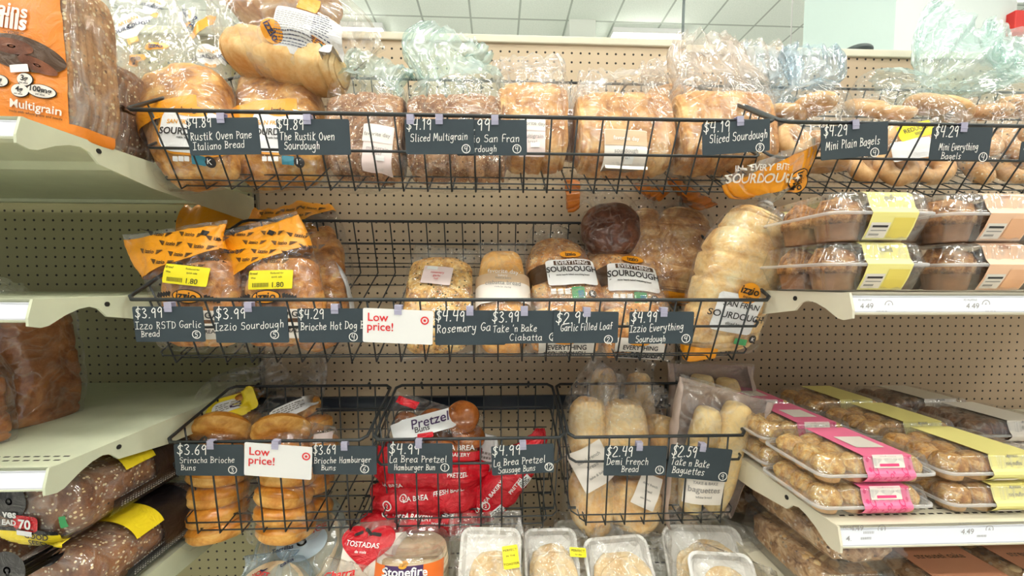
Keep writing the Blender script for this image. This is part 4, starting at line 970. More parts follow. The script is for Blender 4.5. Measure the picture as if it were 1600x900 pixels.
l_ = label(T, 1156, 534, 20, 9, 'greenink', -4, .6, .002, 'verified_mark'); o_ = oval(T, 1175, 530, 12, 12, 'ink', 0, .002, 'kosher_ring'); words(T, 1175, 530, [('K', 8, 0)], 'white', 0, .003, .01, 'kosher_letter', o_)
# ------------------------------------------------------------------ top basket
G_T = 'tied sliced loaves in the top basket'
def hearth(lab, cx, Y, seed, w=76, flare=None, lean=18, lb=0, sl=0):
    T = Thing('hearth_loaf_bag', lab, 'bread bag', cx, 289, Y, lean, 0, 'hearth loaf bags with orange band')
    loaf(T, rounded([(cx + 2 + sl, 286, w - 8 - sl, .035, 0), (cx + 2 + sl * .8, 250, w - 4 - sl * .8, .052, 0), (cx + sl * .3, 190, w - 6 - sl * .3, .056, 0), (cx - 3, 140, w - 14, .05, 0), (cx - 4, 118, w - 30, .036, 0)], n=2.7), 'golden', seed, crumple=.008, cf=13, name='loaf')
    R_ = [r_(cx + sl, 291, w - 10 - sl, .012), r_(cx + sl, 280, w - sl, .042), r_(cx + sl * .7, 240, w + 2 - sl * .7, .060), r_(cx + sl * .3, 190, w + 1 - sl * .3, .063), r_(cx - 3, 145, w - 6, .057), r_(cx - 4, 118, w - 18, .044, 0, 2.4, .003)]
    bag(T, R_ + (flare or [r_(cx - 6, 104, w - 34, .026, 0, 2.2, .006), r_(cx - 8, 96, w - 44, .008, 0, 2, .008)]), 'film', seed, 64, 84, .0014 if flare else .003, 22, 9, bool(flare), top=(5, 'film_soft'))
    band(T, 2.5, 3.05, 'orange', 'orange_band', 196, 300, .0012)
    x = cx - 18 + lb
    l_ = label(T, x + 20, 202, 88, 68, 'orange', 0, 27, .0018, 'label_border'); label(T, x + 20, 202, 83, 63, 'whitefilm', 0, 22, .0026, 'label_field', l_)
    o_ = oval(T, x + 20, 174, 44, 18, 'orange', 0, .0032, 'badge'); words(T, x + 20, 174, [('izzio', 12, 0)], 'ink', 0, .004, .02, 'badge_lettering', o_)
    words(T, x + 20, 203, [('SAN FRANCISCO', 8.5, -9)], 'goldink', 0, .0036, .02, 'gold_lettering', l_); words(T, x + 20, 203, [('SOURDOUGH', 13, 4), ('rustic hearth bread', 4, 12)], 'ink', 0, .0036, .02, 'lettering', l_)
    for i in range(3): label(T, x - 2 + i * 9, 249, 7, 6, 'white', 0, 1, .002, 'nutrition_box'); 
    label(T, x + 34, 251, 17, 11, 'tealink', 0, .5, .002, 'verified_mark'); o_ = oval(T, x + 52, 254, 14, 13, 'ink', 0, .002, 'kosher_ring'); words(T, x + 52, 254, [('K', 9, 0)], 'white', 0, .003, .01, 'kosher_letter', o_)
    return T
def round_print(T, px, py, s, rot):
    """round white print with an orange flash, as on the clear bag tops"""
    o_ = oval(T, px, py, 42 * s, 46 * s, 'whitefilm', rot, .0016, 'round_print'); words(T, px, py, [('ARTISAN', 8 * s, -8 * s)], 'goldink', rot, .0036, .02, 'gold_lettering', o_)
    words(T, px, py, [('SOURDOUGH', 9.5 * s, 3 * s)], 'navyink', rot, .003, .02, 'lettering', o_); label(T, px + 4 * s, py + 19 * s, 16 * s, 10 * s, 'orange', rot, 2, .0024, 'orange_flash', o_)
T = hearth('hearth loaf at the left end, clear printed bag top fanned up to the upper left', 295, .815, 51, 73,
           [r_(278, 104, 50, .03, 0, 2.2, .004), r_(255, 84, 56, .026, 0, 2.2, .004), r_(232, 55, 62, .02, 0, 2, .003), r_(218, 22, 60, .014, 0, 2, .003), r_(212, -12, 58, .010, 0, 2, .003)], sl=17)
round_print(T, 204, 42, 1.15, -28); round_print(T, 240, 10, .8, 20)
for (x, y, r) in ((244, 72, -5), (212, 92, 0)):
    o_ = oval(T, x, y, 40, 14, 'orange', r, .0018, 'badge'); words(T, x, y, [('izzio', 12, 0)], 'navyink', r, .003, .02, 'badge_lettering', o_)
T = Thing('printed_bread_bag', 'clear bag with white and orange prints standing behind the leftmost hearth loaf', 'bread bag', 322, 240, 1.0, 18, 2, G_T)
loaf(T, rounded([(322, 236, 44, .04, 0), (322, 190, 48, .05, 0), (322, 140, 42, .044, 0)]), 'golden', 52, crumple=.006, cf=13, name='loaf')
bag(T, [r_(322, 242, 44, .02), r_(322, 226, 50, .05), r_(322, 180, 54, .056), r_(322, 140, 48, .05), r_(322, 116, 36, .034, 0, 2.2, .004), r_(320, 92, 42, .03, 0, 2.2, .004), r_(316, 55, 46, .026, 0, 2, .005), r_(312, 22, 44, .02, 0, 2, .005), r_(302, -4, 40, .012, 0, 2, .005)], 'film_soft', 52, 64, 84, .0016, 20, 9, True)
round_print(T, 328, 88, .9, -24); label(T, 316, 40, 15, 50, 'orange', 18, 3, .002, 'orange_flash'); words(T, 300, 40, [('izzio', 18, 0)], 'navyink', -75, .003, .02, 'badge_lettering'); round_print(T, 292, 26, .7, 70)
hearth('hearth loaf under the big lying bag', 440, .885, 53, 74, None, 18, -6)
# big bag lying on top
T = Thing('sourdough_bag', 'bag of sliced sourdough lying on top of the pile, white ingredient print toward aisle', 'bread bag', 452, 142, .90, 14, 0, G_T)
loaf(T, rounded([(362, 84, 28, .05, 0), (400, 88, 33, .06, 0), (450, 98, 35, .062, 0), (500, 108, 32, .058, 0), (536, 114, 26, .05, 0)], .12, .12, 2.8), 'demi', 54, 9, .11, .03, .004, name='sliced_loaf')
loaf(T, rounded([(376, 30, 24, .05, .03), (410, 10, 36, .06, .03), (470, 4, 42, .06, .03), (520, 20, 30, .05, .03)], .12, .12, 2.6), 'sliced', 55, 9, .05, .02, .004, name='loaf_heel')
bag(T, [r_(358, 78, 28, .03, 0, 2.4, .003), r_(370, 70, 62, .06, .0, 2.6, .003), r_(400, 56, 80, .075, 0, 2.6, .003), r_(450, 56, 84, .078, 0, 2.6, .003), r_(505, 62, 78, .072, 0, 2.6, .004), r_(545, 72, 60, .05, 0, 2.4, .005), r_(566, 84, 38, .026, 0, 2.2, .007), r_(576, 92, 30, .01, 0, 2, .008)], 'film_soft', 54, 64, 72, .004, 20, 9)
l_ = label(T, 476, 47, 90, 54, 'whitefilm', 7, 4, .0022, 'ingredient_print', None, 20, 14); lines(T, 462, 38, 56, 32, 11, 'greyink', 7, .0034, 'small_print', l_, .34); lines(T, 504, 46, 26, 38, 12, 'navyink', 7, .0034, 'small_print', l_, .34, 5)
lines(T, 464, 64, 64, 16, 5, 'navyink', 7, .0034, 'small_print', l_, .34, 8)
label(T, 484, 10, 28, 22, 'orange', 8, 2, .0026, 'orange_flash'); o_ = oval(T, 426, 50, 34, 24, 'orange', 50, .0026, 'badge'); words(T, 426, 50, [('izzio', 14, 0)], 'navyink', 62, .004, .02, 'badge_lettering', o_)
l_ = label(T, 508, 88, 30, 24, 'orange', 10, 1, .0026, 'orange_panel'); label(T, 505, 82, 11, 14, 'tealink', 10, 1, .0036, 'teal_mark', l_)

def tied(lab, cx, w, Y, seed, mat, top, base_y=288, tail=None, filmm='film_mint_sheen', lean=16, slices=11, roll=0, shelflabel=None, nm='sliced_bread_bag', b=.058, neckdx=0, sl_axis='x'):
    """sliced loaf lying across, slices side by side, its bag gathered above"""
    T = Thing(nm, lab, 'bread bag', cx, base_y, Y, lean, roll, G_T)
    mid = (base_y + top) / 2; hh = (base_y - top) / 2
    loaf(T, rounded([(cx - w + 4, mid, hh * .94, b * .86, 0), (cx - w * .5, mid - 1, hh, b * .95, 0), (cx, mid - 2, hh * 1.0, b * .95, 0), (cx + w * .5, mid - 1, hh, b * .95, 0), (cx + w - 4, mid, hh * .94, b * .86, 0)], .07, .07, 3.4), mat, seed, slices, .085, .02, .003, name='sliced_loaf')
    R_ = [r_(cx, base_y + 3, w - 8, .012, 0, 2.6, .002), r_(cx, base_y - 6, w + 1, b - .004, 0, 3), r_(cx, mid + hh * .4, w + 3, b + .003, 0, 3.2), r_(cx, mid - hh * .4, w + 3, b + .003, 0, 3.2), r_(cx + neckdx * .2, top - 2, w - 2, b - .004, 0, 3, .002)]
    bag(T, R_ + tail, 'film', seed, 72, 90, .003, 24, 11, True, top=(4.3, filmm))
    if shelflabel:
        x, y, ww, h2, m = shelflabel
        l_ = label(T, x, y, ww, h2, m, 2, 1.5, .0018, 'label'); label(T, x, y - h2 * .3, ww, h2 * .4, 'taupeink' if m == 'paper' else 'paper', 2, 1, .0026, 'label_band', l_)
        words(T, x, y - h2 * .28, [('favorite day', 8, 0)], 'white' if m == 'paper' else 'greyink', 2, .0036, .01, 'band_lettering', l_); words(T, x, y + h2 * .06, [('multigrain' if 'multigrain' in lab else 'sourdough', 8, 0), ('bread', 6, 8)], 'greyink', 2, .0036, .01, 'lettering', l_)
        label(T, x + 4, y + h2 * .3, 13, 7, 'white', 2, .3, .0036, 'white_sticker', l_)
    return T
tied('sliced multigrain loaf beside the hearth loaves, gathered pale top slanting right', 578, 60, .865, 61, 'multigrain', 150,
     tail=[r_(582, 136, 50, .034, 0, 2.4, .006), r_(590, 124, 38, .022, 0, 2.2, .007), r_(592, 114, 46, .02, 0, 2, .008), r_(594, 104, 56, .014, 0, 2, .009), r_(600, 94, 50, .006, 0, 2, .009)], shelflabel=(590, 229, 42, 64, 'pinkpaper'))
tied('sliced multigrain loaf with the tall puffed pale bag top', 716, 80, .865, 62, 'multigrain', 152,
     tail=[r_(712, 134, 66, .042, 0, 2.4, .006), r_(704, 116, 44, .03, 0, 2.2, .008), r_(698, 104, 48, .03, 0, 2.2, .008), r_(698, 88, 66, .03, 0, 2.2, .009), r_(700, 68, 68, .022, 0, 2, .010), r_(708, 52, 44, .008, 0, 2, .010)], slices=13)
tied('sliced sourdough loaf between multigrain and a dark loaf, flat folded bag top', 832, 55, .875, 63, 'sliced', 136,
     tail=[r_(830, 122, 54, .03, 0, 2.4, .005), r_(828, 104, 54, .022, 0, 2.2, .007), r_(826, 90, 50, .008, 0, 2, .008)], base_y=270, filmm='film_pink', shelflabel=(832, 210, 38, 58, 'pinkpaper'), slices=9)
T = Thing('dark_bread_bag', 'small dark loaf showing between two sliced sourdough bags', 'bread bag', 892, 246, .94, 14, 0, G_T)
loaf(T, rounded([(892, 244, 26, .03, 0), (892, 215, 28, .04, 0), (892, 182, 24, .034, 0)]), 'rye', 64, crumple=.004, name='loaf')
bag(T, [r_(892, 247, 26, .015), r_(892, 236, 30, .04), r_(892, 205, 31, .046), r_(892, 176, 26, .036), r_(894, 150, 20, .014, 0, 2, .006), r_(896, 132, 22, .005, 0, 2, .006)], 'film_pink', 64, open_end=True)
tied('sliced sourdough in the loose clear bag, cream label and sticker low on front', 970, 76, .865, 65, 'sliced', 152, base_y=277,
     tail=[r_(966, 138, 66, .04, 0, 2.4, .007), r_(962, 126, 54, .026, 0, 2.2, .008), r_(962, 116, 50, .012, 0, 2, .009)], filmm='film_pink', shelflabel=(978, 233, 62, 56, 'paper'), slices=12)
tied('sliced sourdough under the tilted slate sign, tall crumpled bag top', 1122, 76, .865, 66, 'sliced', 150, base_y=274,
     tail=[r_(1120, 134, 70, .046, 0, 2.4, .007), r_(1114, 114, 58, .034, 0, 2.2, .010), r_(1106, 92, 56, .03, 0, 2.2, .012), r_(1100, 72, 50, .02, 0, 2, .012), r_(1098, 54, 36, .008, 0, 2, .012)], filmm='film_pink', slices=12)
# loose bag top behind, with a pale loaf
T = Thing('sliced_bread_bag', 'bagged loaf behind the tilted sign, crumpled top showing left of the cable', 'bread bag', 1050, 250, 1.0, 14, 0, G_T)
loaf(T, rounded([(1050, 246, 46, .04, 0), (1050, 200, 50, .05, 0), (1050, 146, 42, .044, 0)]), 'sliced', 67, 9, name='sliced_loaf')
bag(T, [r_(1050, 252, 46, .02), r_(1050, 238, 52, .05), r_(1050, 190, 56, .056), r_(1050, 142, 50, .05), r_(1046, 120, 44, .03, 0, 2.2, .008), r_(1040, 102, 42, .02, 0, 2, .010), r_(1036, 92, 34, .008, 0, 2, .010)], 'film', 67, open_end=True, crumple=.004, top=(4, 'film_pink'))
T = Thing('sliced_bread_bag', 'bagged loaf at the corner where two top baskets meet, pale bag top', 'bread bag', 1172, 245, .985, 14, 0, G_T)
loaf(T, rounded([(1172, 242, 34, .04, 0), (1172, 200, 38, .05, 0), (1172, 158, 32, .04, 0)]), 'sliced', 68, 9, name='sliced_loaf')
bag(T, [r_(1172, 247, 34, .02), r_(1172, 234, 40, .05), r_(1172, 195, 43, .056), r_(1172, 154, 38, .05), r_(1172, 134, 30, .03, 0, 2.2, .008), r_(1174, 112, 38, .024, 0, 2, .012), r_(1178, 90, 42, .018, 0, 2, .012), r_(1176, 66, 36, .008, 0, 2, .012)], 'film', 68, open_end=True, crumple=.004, top=(4, 'film_pink'))

# ------------------------------------------------------------------ bagels in the top right basket
def bagel_bm(r, t, seed):
    bm = bmesh.new(); G = []; off = Vector((seed * 2.3, 1, seed))
    for i in range(26):
        a = i * 2 * math.pi / 26; row = []
        for j in range(14):
            b = j * 2 * math.pi / 14; rr = r * .6 + t * math.cos(b) * 1.05
            p = Vector((rr * math.cos(a), rr * math.sin(a), t * .86 * math.sin(b))); p *= 1 + .08 * noise.noise(p * 30 + off); row.append(bm.verts.new(p))
        G.append(row)
    for i in range(26):
        for j in range(14): bm.faces.new((G[i][j], G[(i + 1) % 26][j], G[(i + 1) % 26][(j + 1) % 14], G[i][(j + 1) % 14]))
    return bm
def bagels(lab, base, Y, lean, pos, rings, seed, mat, filmm='film_blue', name='bagel_bag'):
    T = Thing(name, lab, 'bagel bag', base[0], base[1], Y, lean, 0, 'bags of bagels')
    me = None
    for i, (px, py, dy, rx, rz) in enumerate(pos):
        if me is None or i % 3 == 0: src = put(T, 'bagel', bagel_bm(.047, .0185, seed + i), mat, px, py, dy, (rx, 0, rz))
        else:
            o = src.copy(); COL.objects.link(o); o.parent = T.o; o.location = T.l(px, py, dy); o.rotation_euler = (R(rx), R(10), R(rz))
    bag(T, rings, 'film', seed, 72, 90, .0035, 22, 11, True, top=(4.6, filmm))
    return T
bagels('bagel bag left of the plain bagels sign, bluish tied top', (1255, 284), .872, 16, [(1226, 250, .01, 80, 0), (1285, 255, .0, 20, 20), (1240, 222, -.03, 84, 10), (1292, 215, 0, 30, 0), (1270, 165, -.01, 12, 0), (1226, 180, .02, 30, 40), (1300, 240, -.02, 70, 60)],
       [r_(1258, 291, 44, .012), r_(1258, 280, 58, .046), r_(1256, 240, 62, .06), r_(1258, 190, 62, .06), r_(1262, 160, 56, .05, 0, 2.4, .003), r_(1256, 142, 34, .03, 0, 2.2, .005), r_(1252, 134, 14, .014, 0, 2, .003), r_(1258, 122, 26, .02, 0, 2, .007), r_(1268, 104, 48, .018, 0, 2, .010), r_(1272, 86, 46, .010, 0, 2, .011), r_(1270, 72, 38, .004, 0, 2, .010)], 71, 'bagel')
T = Thing('bagel_bag', 'bluish crumpled bagel bag at the back, behind the corner of the baskets', 'bagel bag', 1205, 240, .98, 14, 0, 'bags of bagels')
put(T, 'bagel', bagel_bm(.047, .0185, 9), 'bagel', 1205, 215, 0, (70, 0, 0)); put(T, 'bagel', bagel_bm(.047, .0185, 10), 'bagel', 1206, 180, 0, (40, 0, 0))
bag(T, [r_(1205, 242, 30, .02), r_(1205, 230, 38, .045), r_(1205, 190, 40, .05), r_(1206, 158, 30, .03, 0, 2.2, .005), r_(1206, 143, 12, .012, 0, 2, .003), r_(1206, 126, 36, .02, 0, 2, .010), r_(1204, 102, 46, .016, 0, 2, .012), r_(1206, 78, 42, .006, 0, 2, .012)], 'film_blue', 72, open_end=True, crumple=.004)
T = bagels('bagel bag between the two bagel signs, pale bag fanning up to the right', (1412, 290), .872, 16, [(1345, 262, 0, 75, 20), (1400, 262, -.02, 84, 0), (1452, 262, -.01, 80, -15), (1350, 220, 0, 60, 0), (1405, 222, -.02, 78, 20), (1460, 222, 0, 70, 0), (1392, 176, 0, 40, 0), (1448, 164, 0, 35, 30), (1352, 168, .01, 50, 0), (1485, 172, .01, 50, 50)],
       [r_(1412, 297, 70, .012), r_(1412, 286, 84, .05), r_(1412, 240, 92, .064), r_(1414, 192, 92, .062), r_(1418, 162, 80, .05, 0, 2.4, .004), r_(1430, 142, 46, .03, 0, 2.2, .006), r_(1446, 130, 16, .014, 0, 2, .003), r_(1462, 118, 40, .024, 0, 2, .008), r_(1486, 98, 66, .022, 0, 2, .012), r_(1512, 72, 80, .014, 0, 2, .014), r_(1536, 44, 76, .006, 0, 2, .014)], 73, 'bagel', 'film_mint_sheen')
sticker(T, 1431, 204, 50, 20, -14, [('REDUCED', 8, -2), ('IIIIIIII', 6, 5)])
label(T, 1428, 232, 56, 26, 'whitefilm', -8, 3, .002, 'nutrition_print')
bagels('everything bagel bag at the right edge of the photo', (1560, 292), .875, 16, [(1525, 262, -.01, 80, 20), (1585, 266, 0, 70, 0), (1530, 222, -.01, 70, 0), (1590, 222, -.02, 84, 0), (1540, 176, 0, 30, 0), (1590, 166, 0, 25, 30), (1640, 230, 0, 60, 0), (1640, 180, 0, 40, 0)],
       [r_(1572, 299, 64, .012), r_(1572, 288, 78, .05), r_(1572, 240, 84, .064), r_(1574, 190, 84, .062), r_(1580, 158, 72, .05, 0, 2.4, .004), r_(1586, 136, 40, .03, 0, 2.2, .006), r_(1588, 122, 14, .014, 0, 2, .003), r_(1592, 108, 38, .022, 0, 2, .008), r_(1600, 80, 60, .018, 0, 2, .012), r_(1606, 52, 60, .006, 0, 2, .012)], 74, 'bagel_every', 'film_mint_sheen')
# ------------------------------------------------------------------ lower baskets
def bun_bm(r, h, seed):
    bm = blob(r, r * .98, h, .9, 1, 34, 26, .05, 14, seed, -h * .62)
    for v in bm.verts:
        q = abs(v.co.z + h * .06) / (h * .16)
        if q < 1: v.co.x *= .94 + .06 * q; v.co.y *= .94 + .06 * q
    return bm
def two_tone(T, name, r, h, seed, px, py, dy, rot, side='brioche_side', top='brioche'):
    bm = bun_bm(r, h, seed)
    for f in bm.faces: f.material_index = 0 if f.calc_center_median().z > h * .12 else 1
    o = put(T, name, bm, M[top], px, py, dy, rot); o.data.materials.append(M[side]); return o
def brioche_bag(lab, base, Y, lean, front, back, rings, seed, filmm='film'):
    T = Thing('brioche_bun_bag', lab, 'bun bag', base[0], base[1], Y, lean, 0, 'bags of brioche buns')
    for i, (px, py, dy, rx, ry, r) in enumerate(front + back): two_tone(T, 'bun', r, r * .48, seed * 5 + i, px, py, dy, (rx, ry, i * 40))
    bag(T, rings, filmm, seed, 64, 80, .0035, 22, 9, True, top=(6.6, 'film_smoke'))
    return T
T = brioche_bag('brioche bun bag with a yellow print at the left end, two stacks of buns', (342, 836), .862, 12,
    [(342, 822, 0, 4, -5, .062), (340, 796, 0, 5, -6, .063), (340, 768, 0, 4, -4, .063), (341, 738, 0, 6, -5, .062), (344, 706, 0, 8, -4, .062), (346, 672, .0, 34, -4, .064)],
    [(366, 660, .075, 14, 4, .060), (370, 634, .08, 36, 4, .063), (360, 700, .08, 10, 0, .06), (358, 740, .08, 10, 0, .06)],
    [r_(340, 838, 40, .02, .01, 2.6, .002), r_(338, 828, 52, .058, .01), r_(338, 780, 56, .070, .02), r_(340, 730, 56, .076, .03), r_(345, 690, 55, .08, .04), r_(354, 655, 54, .075, .05), r_(366, 622, 50, .06, .07, 2.4, .003), r_(388, 602, 36, .034, .09, 2.2, .006), r_(410, 592, 22, .02, .1, 2, .007), r_(430, 582, 30, .014, .11, 2, .010), r_(446, 572, 34, .006, .12, 2, .010)], 81)
l_ = label(T, 362, 634, 82, 42, 'yellowfilm', -24, 8, .003, 'yellow_print', None, 16, 12); label(T, 364, 632, 46, 22, 'whitefilm', -24, 8, .004, 'white_splash', l_); lines(T, 364, 632, 36, 14, 4, 'greyink', -24, .005, 'small_print', l_)
o_ = oval(T, 386, 628, 14, 11, 'purpleink', -10, .005, 'purple_swirl'); oval(T, 386, 628, 9, 7, 'white', -10, .006, 'swirl_ring', o_); oval(T, 386, 628, 5, 4, 'purpleink', -10, .007, 'swirl_eye', o_)
label(T, 345, 652, 62, 9, 'yellowfilm', -12, 3, .003, 'yellow_edge'); l_ = label(T, 326, 667, 12, 9, 'white', -10, .5, .004, 'white_sticker')
T = brioche_bag('brioche bun bag beside the white low price card, white frosted print', (448, 836), .862, 12,
    [(448, 822, 0, 2, 4, .062), (446, 798, -.005, 4, 7, .063), (444, 772, -.01, 8, 8, .062), (450, 742, 0, 8, 4, .062), (446, 708, 0, 8, 2, .062), (440, 674, .0, 36, 2, .064)],
    [(482, 668, .07, 14, 8, .058), (468, 646, .085, 36, 4, .064), (486, 706, .07, 10, 0, .058), (484, 750, .07, 10, 8, .058), (484, 790, .07, 4, 8, .056)],
    [r_(450, 839, 42, .02, .01, 2.6, .002), r_(450, 828, 56, .058, .01), r_(451, 780, 60, .070, .02), r_(453, 730, 60, .076, .03), r_(452, 690, 60, .08, .04), r_(456, 655, 56, .075, .05), r_(468, 626, 44, .06, .08, 2.4, .003), r_(482, 608, 26, .03, .1, 2.2, .006), r_(490, 598, 18, .018, .11, 2, .007), r_(484, 586, 32, .014, .11, 2, .010), r_(474, 574, 40, .006, .12, 2, .010)], 82)
label(T, 452, 640, 54, 26, 'whitefilm', -28, 7, .003, 'white_print'); lines(T, 452, 638, 44, 16, 4, 'greyink', -28, .0045, 'small_print')
T = Thing('small_bun_bag', 'small pinkish white bag tucked behind the brioche buns', 'bun bag', 506, 712, .925, 10, 6, 'bags of brioche buns')
two_tone(T, 'bun', .034, .016, 3, 506, 690, 0, (10, 0, 0)); bag(T, [r_(506, 714, 16, .012), r_(506, 706, 20, .026), r_(505, 688, 22, .03), r_(506, 672, 18, .02, 0, 2.2, .003), r_(508, 664, 14, .006, 0, 2, .004)], 'film_soft', 83); label(T, 504, 684, 26, 14, 'pinkpaper', -12, 2, .002)

# red pretzel bun bags
def red_bag(lab, rings, base, Y, lean, seed, roll=0, texts=(), boxes=(), ovals=(), b0=None, name='pretzel_bun_bag', cr=.0075):
    T = Thing(name, lab, 'bun bag', base[0], base[1], Y, lean, roll, 'red pretzel bun bags')
    bag(T, rings, 'redfilm', seed, 64, 72, cr, 20, 8)
    for (x, y, sz, rot, tx) in texts: words(T, x, y, [(tx, sz, 0)], 'white', rot, .003, .012, 'lettering')
    for (x, y, w, h, rot) in boxes: l_ = label(T, x, y, w, h, 'whitefilm', rot, 1, .002, 'nutrition_print'); lines(T, x, y, w * .8, h * .8, 4, 'ink', rot, .003, 'small_print', l_)
    for (x, y, d, rot) in ovals:
        o_ = oval(T, x, y, d, d, 'white', rot, .002, 'round_seal'); oval(T, x, y, d * .78, d * .78, 'redfilm', rot, .0028, 'seal_field', o_); words(T, x, y, [('2', d * .55, 0)], 'white', rot, .0036, .01, 'seal_number', o_)
    return T
def hz(x0, x1, y, hh, b, sl=0, seed=0):
    """rings of a bag lying across, left to right"""
    return [r_(x0 - 6, y - sl * .5, hh * .35, .004, 0, 2, .002), r_(x0 + 8, y - sl * .4, hh * .75, b * .5, 0, 2.2, .003), r_(x0 + 34, y - sl * .25, hh, b, 0, 2.4, .002), r_((x0 + x1) / 2, y, hh * 1.04, b, 0, 2.4, .001), r_(x1 - 34, y + sl * .25, hh, b, 0, 2.4, .002), r_(x1 - 8, y + sl * .4, hh * .75, b * .5, 0, 2.2, .003), r_(x1 + 6, y + sl * .5, hh * .35, .004, 0, 2, .002)]
red_bag('red pretzel bun bag at the bottom of its stack, corner spilling left', hz(570, 752, 808, 24, .055, -18), (662, 836), .872, 8, 91, 0, [(640, 806, 9, 6, 'LA BREA BAKERY'), (690, 818, 6, 6, 'pretzel buns')], [(700, 800, 20, 12, 10)], [(606, 790, 16, 0)])
red_bag('red pretzel bun bag second from the bottom, white seals on its left end', hz(586, 754, 770, 27, .055, -6), (668, 800), .878, 8, 92, 0, [(650, 778, 10, -8, 'LA BREA'), (704, 766, 8, -6, 'FRESH BAKED')], [], [(605, 790, 15, 8), (630, 778, 10, 0)])
red_bag('red pretzel bun bag in the middle of the stack behind the slate sign', hz(590, 756, 736, 22, .055, 4), (672, 764), .884, 8, 93, 0, [(612, 758, 9, -4, 'LA BREA'), (715, 742, 8, 0, 'PRETZEL')])
T = Thing('pretzel_bun_bag', 'red and clear bag of brown pretzel buns on top, white Buns label', 'bun bag', 672, 722, .89, 14, 0, 'red pretzel bun bags')
for i, (px, py, dy, rx) in enumerate(((722, 652, -.01, 60), (732, 680, 0, 30), (690, 690, .0, 20), (640, 690, 0, 20), (720, 705, .0, 10), (640, 664, .03, 50), (680, 660, .03, 50))):
    put(T, 'pretzel_bun', bun_bm(.042, .022, i + 30), 'pretzel', px, py, dy, (rx, 0, i * 30))
bag(T, [r_(672, 726, 74, .02), r_(672, 714, 80, .044), r_(674, 690, 80, .052), r_(680, 664, 76, .05), r_(686, 645, 72, .03, 0, 2.2, .003), r_(690, 632, 72, .008, 0, 2, .004)], 'film', 94)
band(T, .6, 1.75, 'redfilm', 'red_printed_band'); words(T, 720, 704, [('LA BREA', 11, -5), ('BAKERY', 8, 6)], 'white', 4, .004, .015, 'band_lettering')
l_ = label(T, 668, 662, 84, 30, 'whitefilm', -13, 5, .0022); words(T, 672, 656, [('Pretzel', 20, 0)], 'purpleink', -13, .0034, .01, 'lettering', l_); words(T, 660, 669, [('Buns', 12, 0)], 'ink', -13, .0034, .01, 'second_line', l_)
band(T, 3.85, 4.6, 'redfilm', 'red_top_corner', 200, 250); label(T, 625, 672, 26, 24, 'whitefilm', -20, 2, .002, 'white_print'); label(T, 665, 680, 24, 8, 'redfilm', -8, 2, .003, 'red_flash')
T = red_bag('narrow red bag of pretzel sausage buns lying diagonally', [r_(744, 806, 12, .006, 0, 2, .003), r_(752, 796, 22, .02, 0, 2.2, .003), r_(772, 774, 28, .032), r_(796, 744, 28, .034), r_(820, 714, 24, .03), r_(838, 690, 14, .016, 0, 2.2, .004), r_(842, 676, 8, .006, 0, 2, .004), r_(842, 668, 7, .003, 0, 2, .004)], (776, 812), .868, 8, 95, 0, [(764, 776, 8, -50, 'LA BREA BAKERY'), (806, 758, 8, -52, 'PRETZEL')], [(778, 800, 22, 14, -40), (820, 752, 20, 14, -40)], [(759, 790, 13, 0)], None, 'sausage_bun_bag')
T = Thing('printed_bun_bag', 'grey white side of a bun bag leaning between red bags and the sausage buns', 'bun bag', 748, 780, .93, 6, 8, 'red pretzel bun bags')
bag(T, [r_(744, 786, 10, .004, 0, 2, .002), r_(748, 770, 18, .02), r_(752, 730, 22, .028), r_(758, 694, 20, .02, 0, 2.2, .003), r_(762, 678, 14, .004, 0, 2, .003)], 'whitefilm', 96); lines(T, 752, 730, 22, 50, 8, 'greyink', 8, .002)

# demi french rolls
def rolls_bag(lab, base, Y, lean, rolls, rings, seed, mat='demi', name='french_roll_bag', grp='bags of demi french rolls', lb=None, filmm='film', cat='bread bag'):
    T = Thing(name, lab, cat, base[0], base[1], Y, lean, 0, grp)
    for i, (x0, y0, x1, y1, hw, b, dy) in enumerate(rolls):
        P = [(x0 + (x1 - x0) * f, y0 + (y1 - y0) * f, hw * (1 if 0 < f < 1 else .8), b, dy) for f in (0, .33, .66, 1)]
        loaf(T, rounded(P, .2, .2, 2.2), mat, seed * 7 + i, crumple=.004, cf=20, nu=30, nv=36, name='roll')
    bag(T, rings, filmm, seed, 64, 76, .0038, 22, 9, True)
    if lb:
        x, y, w, h, rot = lb; l_ = label(T, x, y, w, h, 'paper', rot, 1, .0022); words(T, x, y, [('demi french', w * .14, -h * .22), ('bread', w * .14, -h * .02), ('take & bake', w * .1, h * .22)], 'greyink', rot, .0034, .015, 'lettering', l_)
    return T
rolls_bag('tall back bag of french rolls, two roll tips showing on top', (975, 790), .955, 10, [(945, 760, 944, 575, 24, .036, 0), (998, 760, 998, 582, 24, .036, 0)],
          [r_(972, 796, 46, .02), r_(972, 780, 52, .042), r_(972, 700, 56, .05), r_(972, 620, 54, .048), r_(974, 580, 48, .03, 0, 2.2, .005), r_(976, 560, 50, .012, 0, 2, .007), r_(978, 552, 50, .004, 0, 2, .007)], 101)
rolls_bag('left front bag of french rolls with a slanting cream label', (925, 832), .868, 8, [(928, 826, 922, 735, 36, .05, 0), (918, 722, 918, 622, 30, .044, 0)],
          [r_(926, 836, 26, .016), r_(926, 822, 42, .05), r_(924, 770, 46, .06), r_(918, 715, 42, .056), r_(916, 660, 38, .054), r_(922, 622, 34, .044, 0, 2.4, .003), r_(938, 594, 30, .024, 0, 2.2, .006), r_(952, 574, 28, .01, 0, 2, .008)], 102, lb=(926, 728, 56, 62, -28))
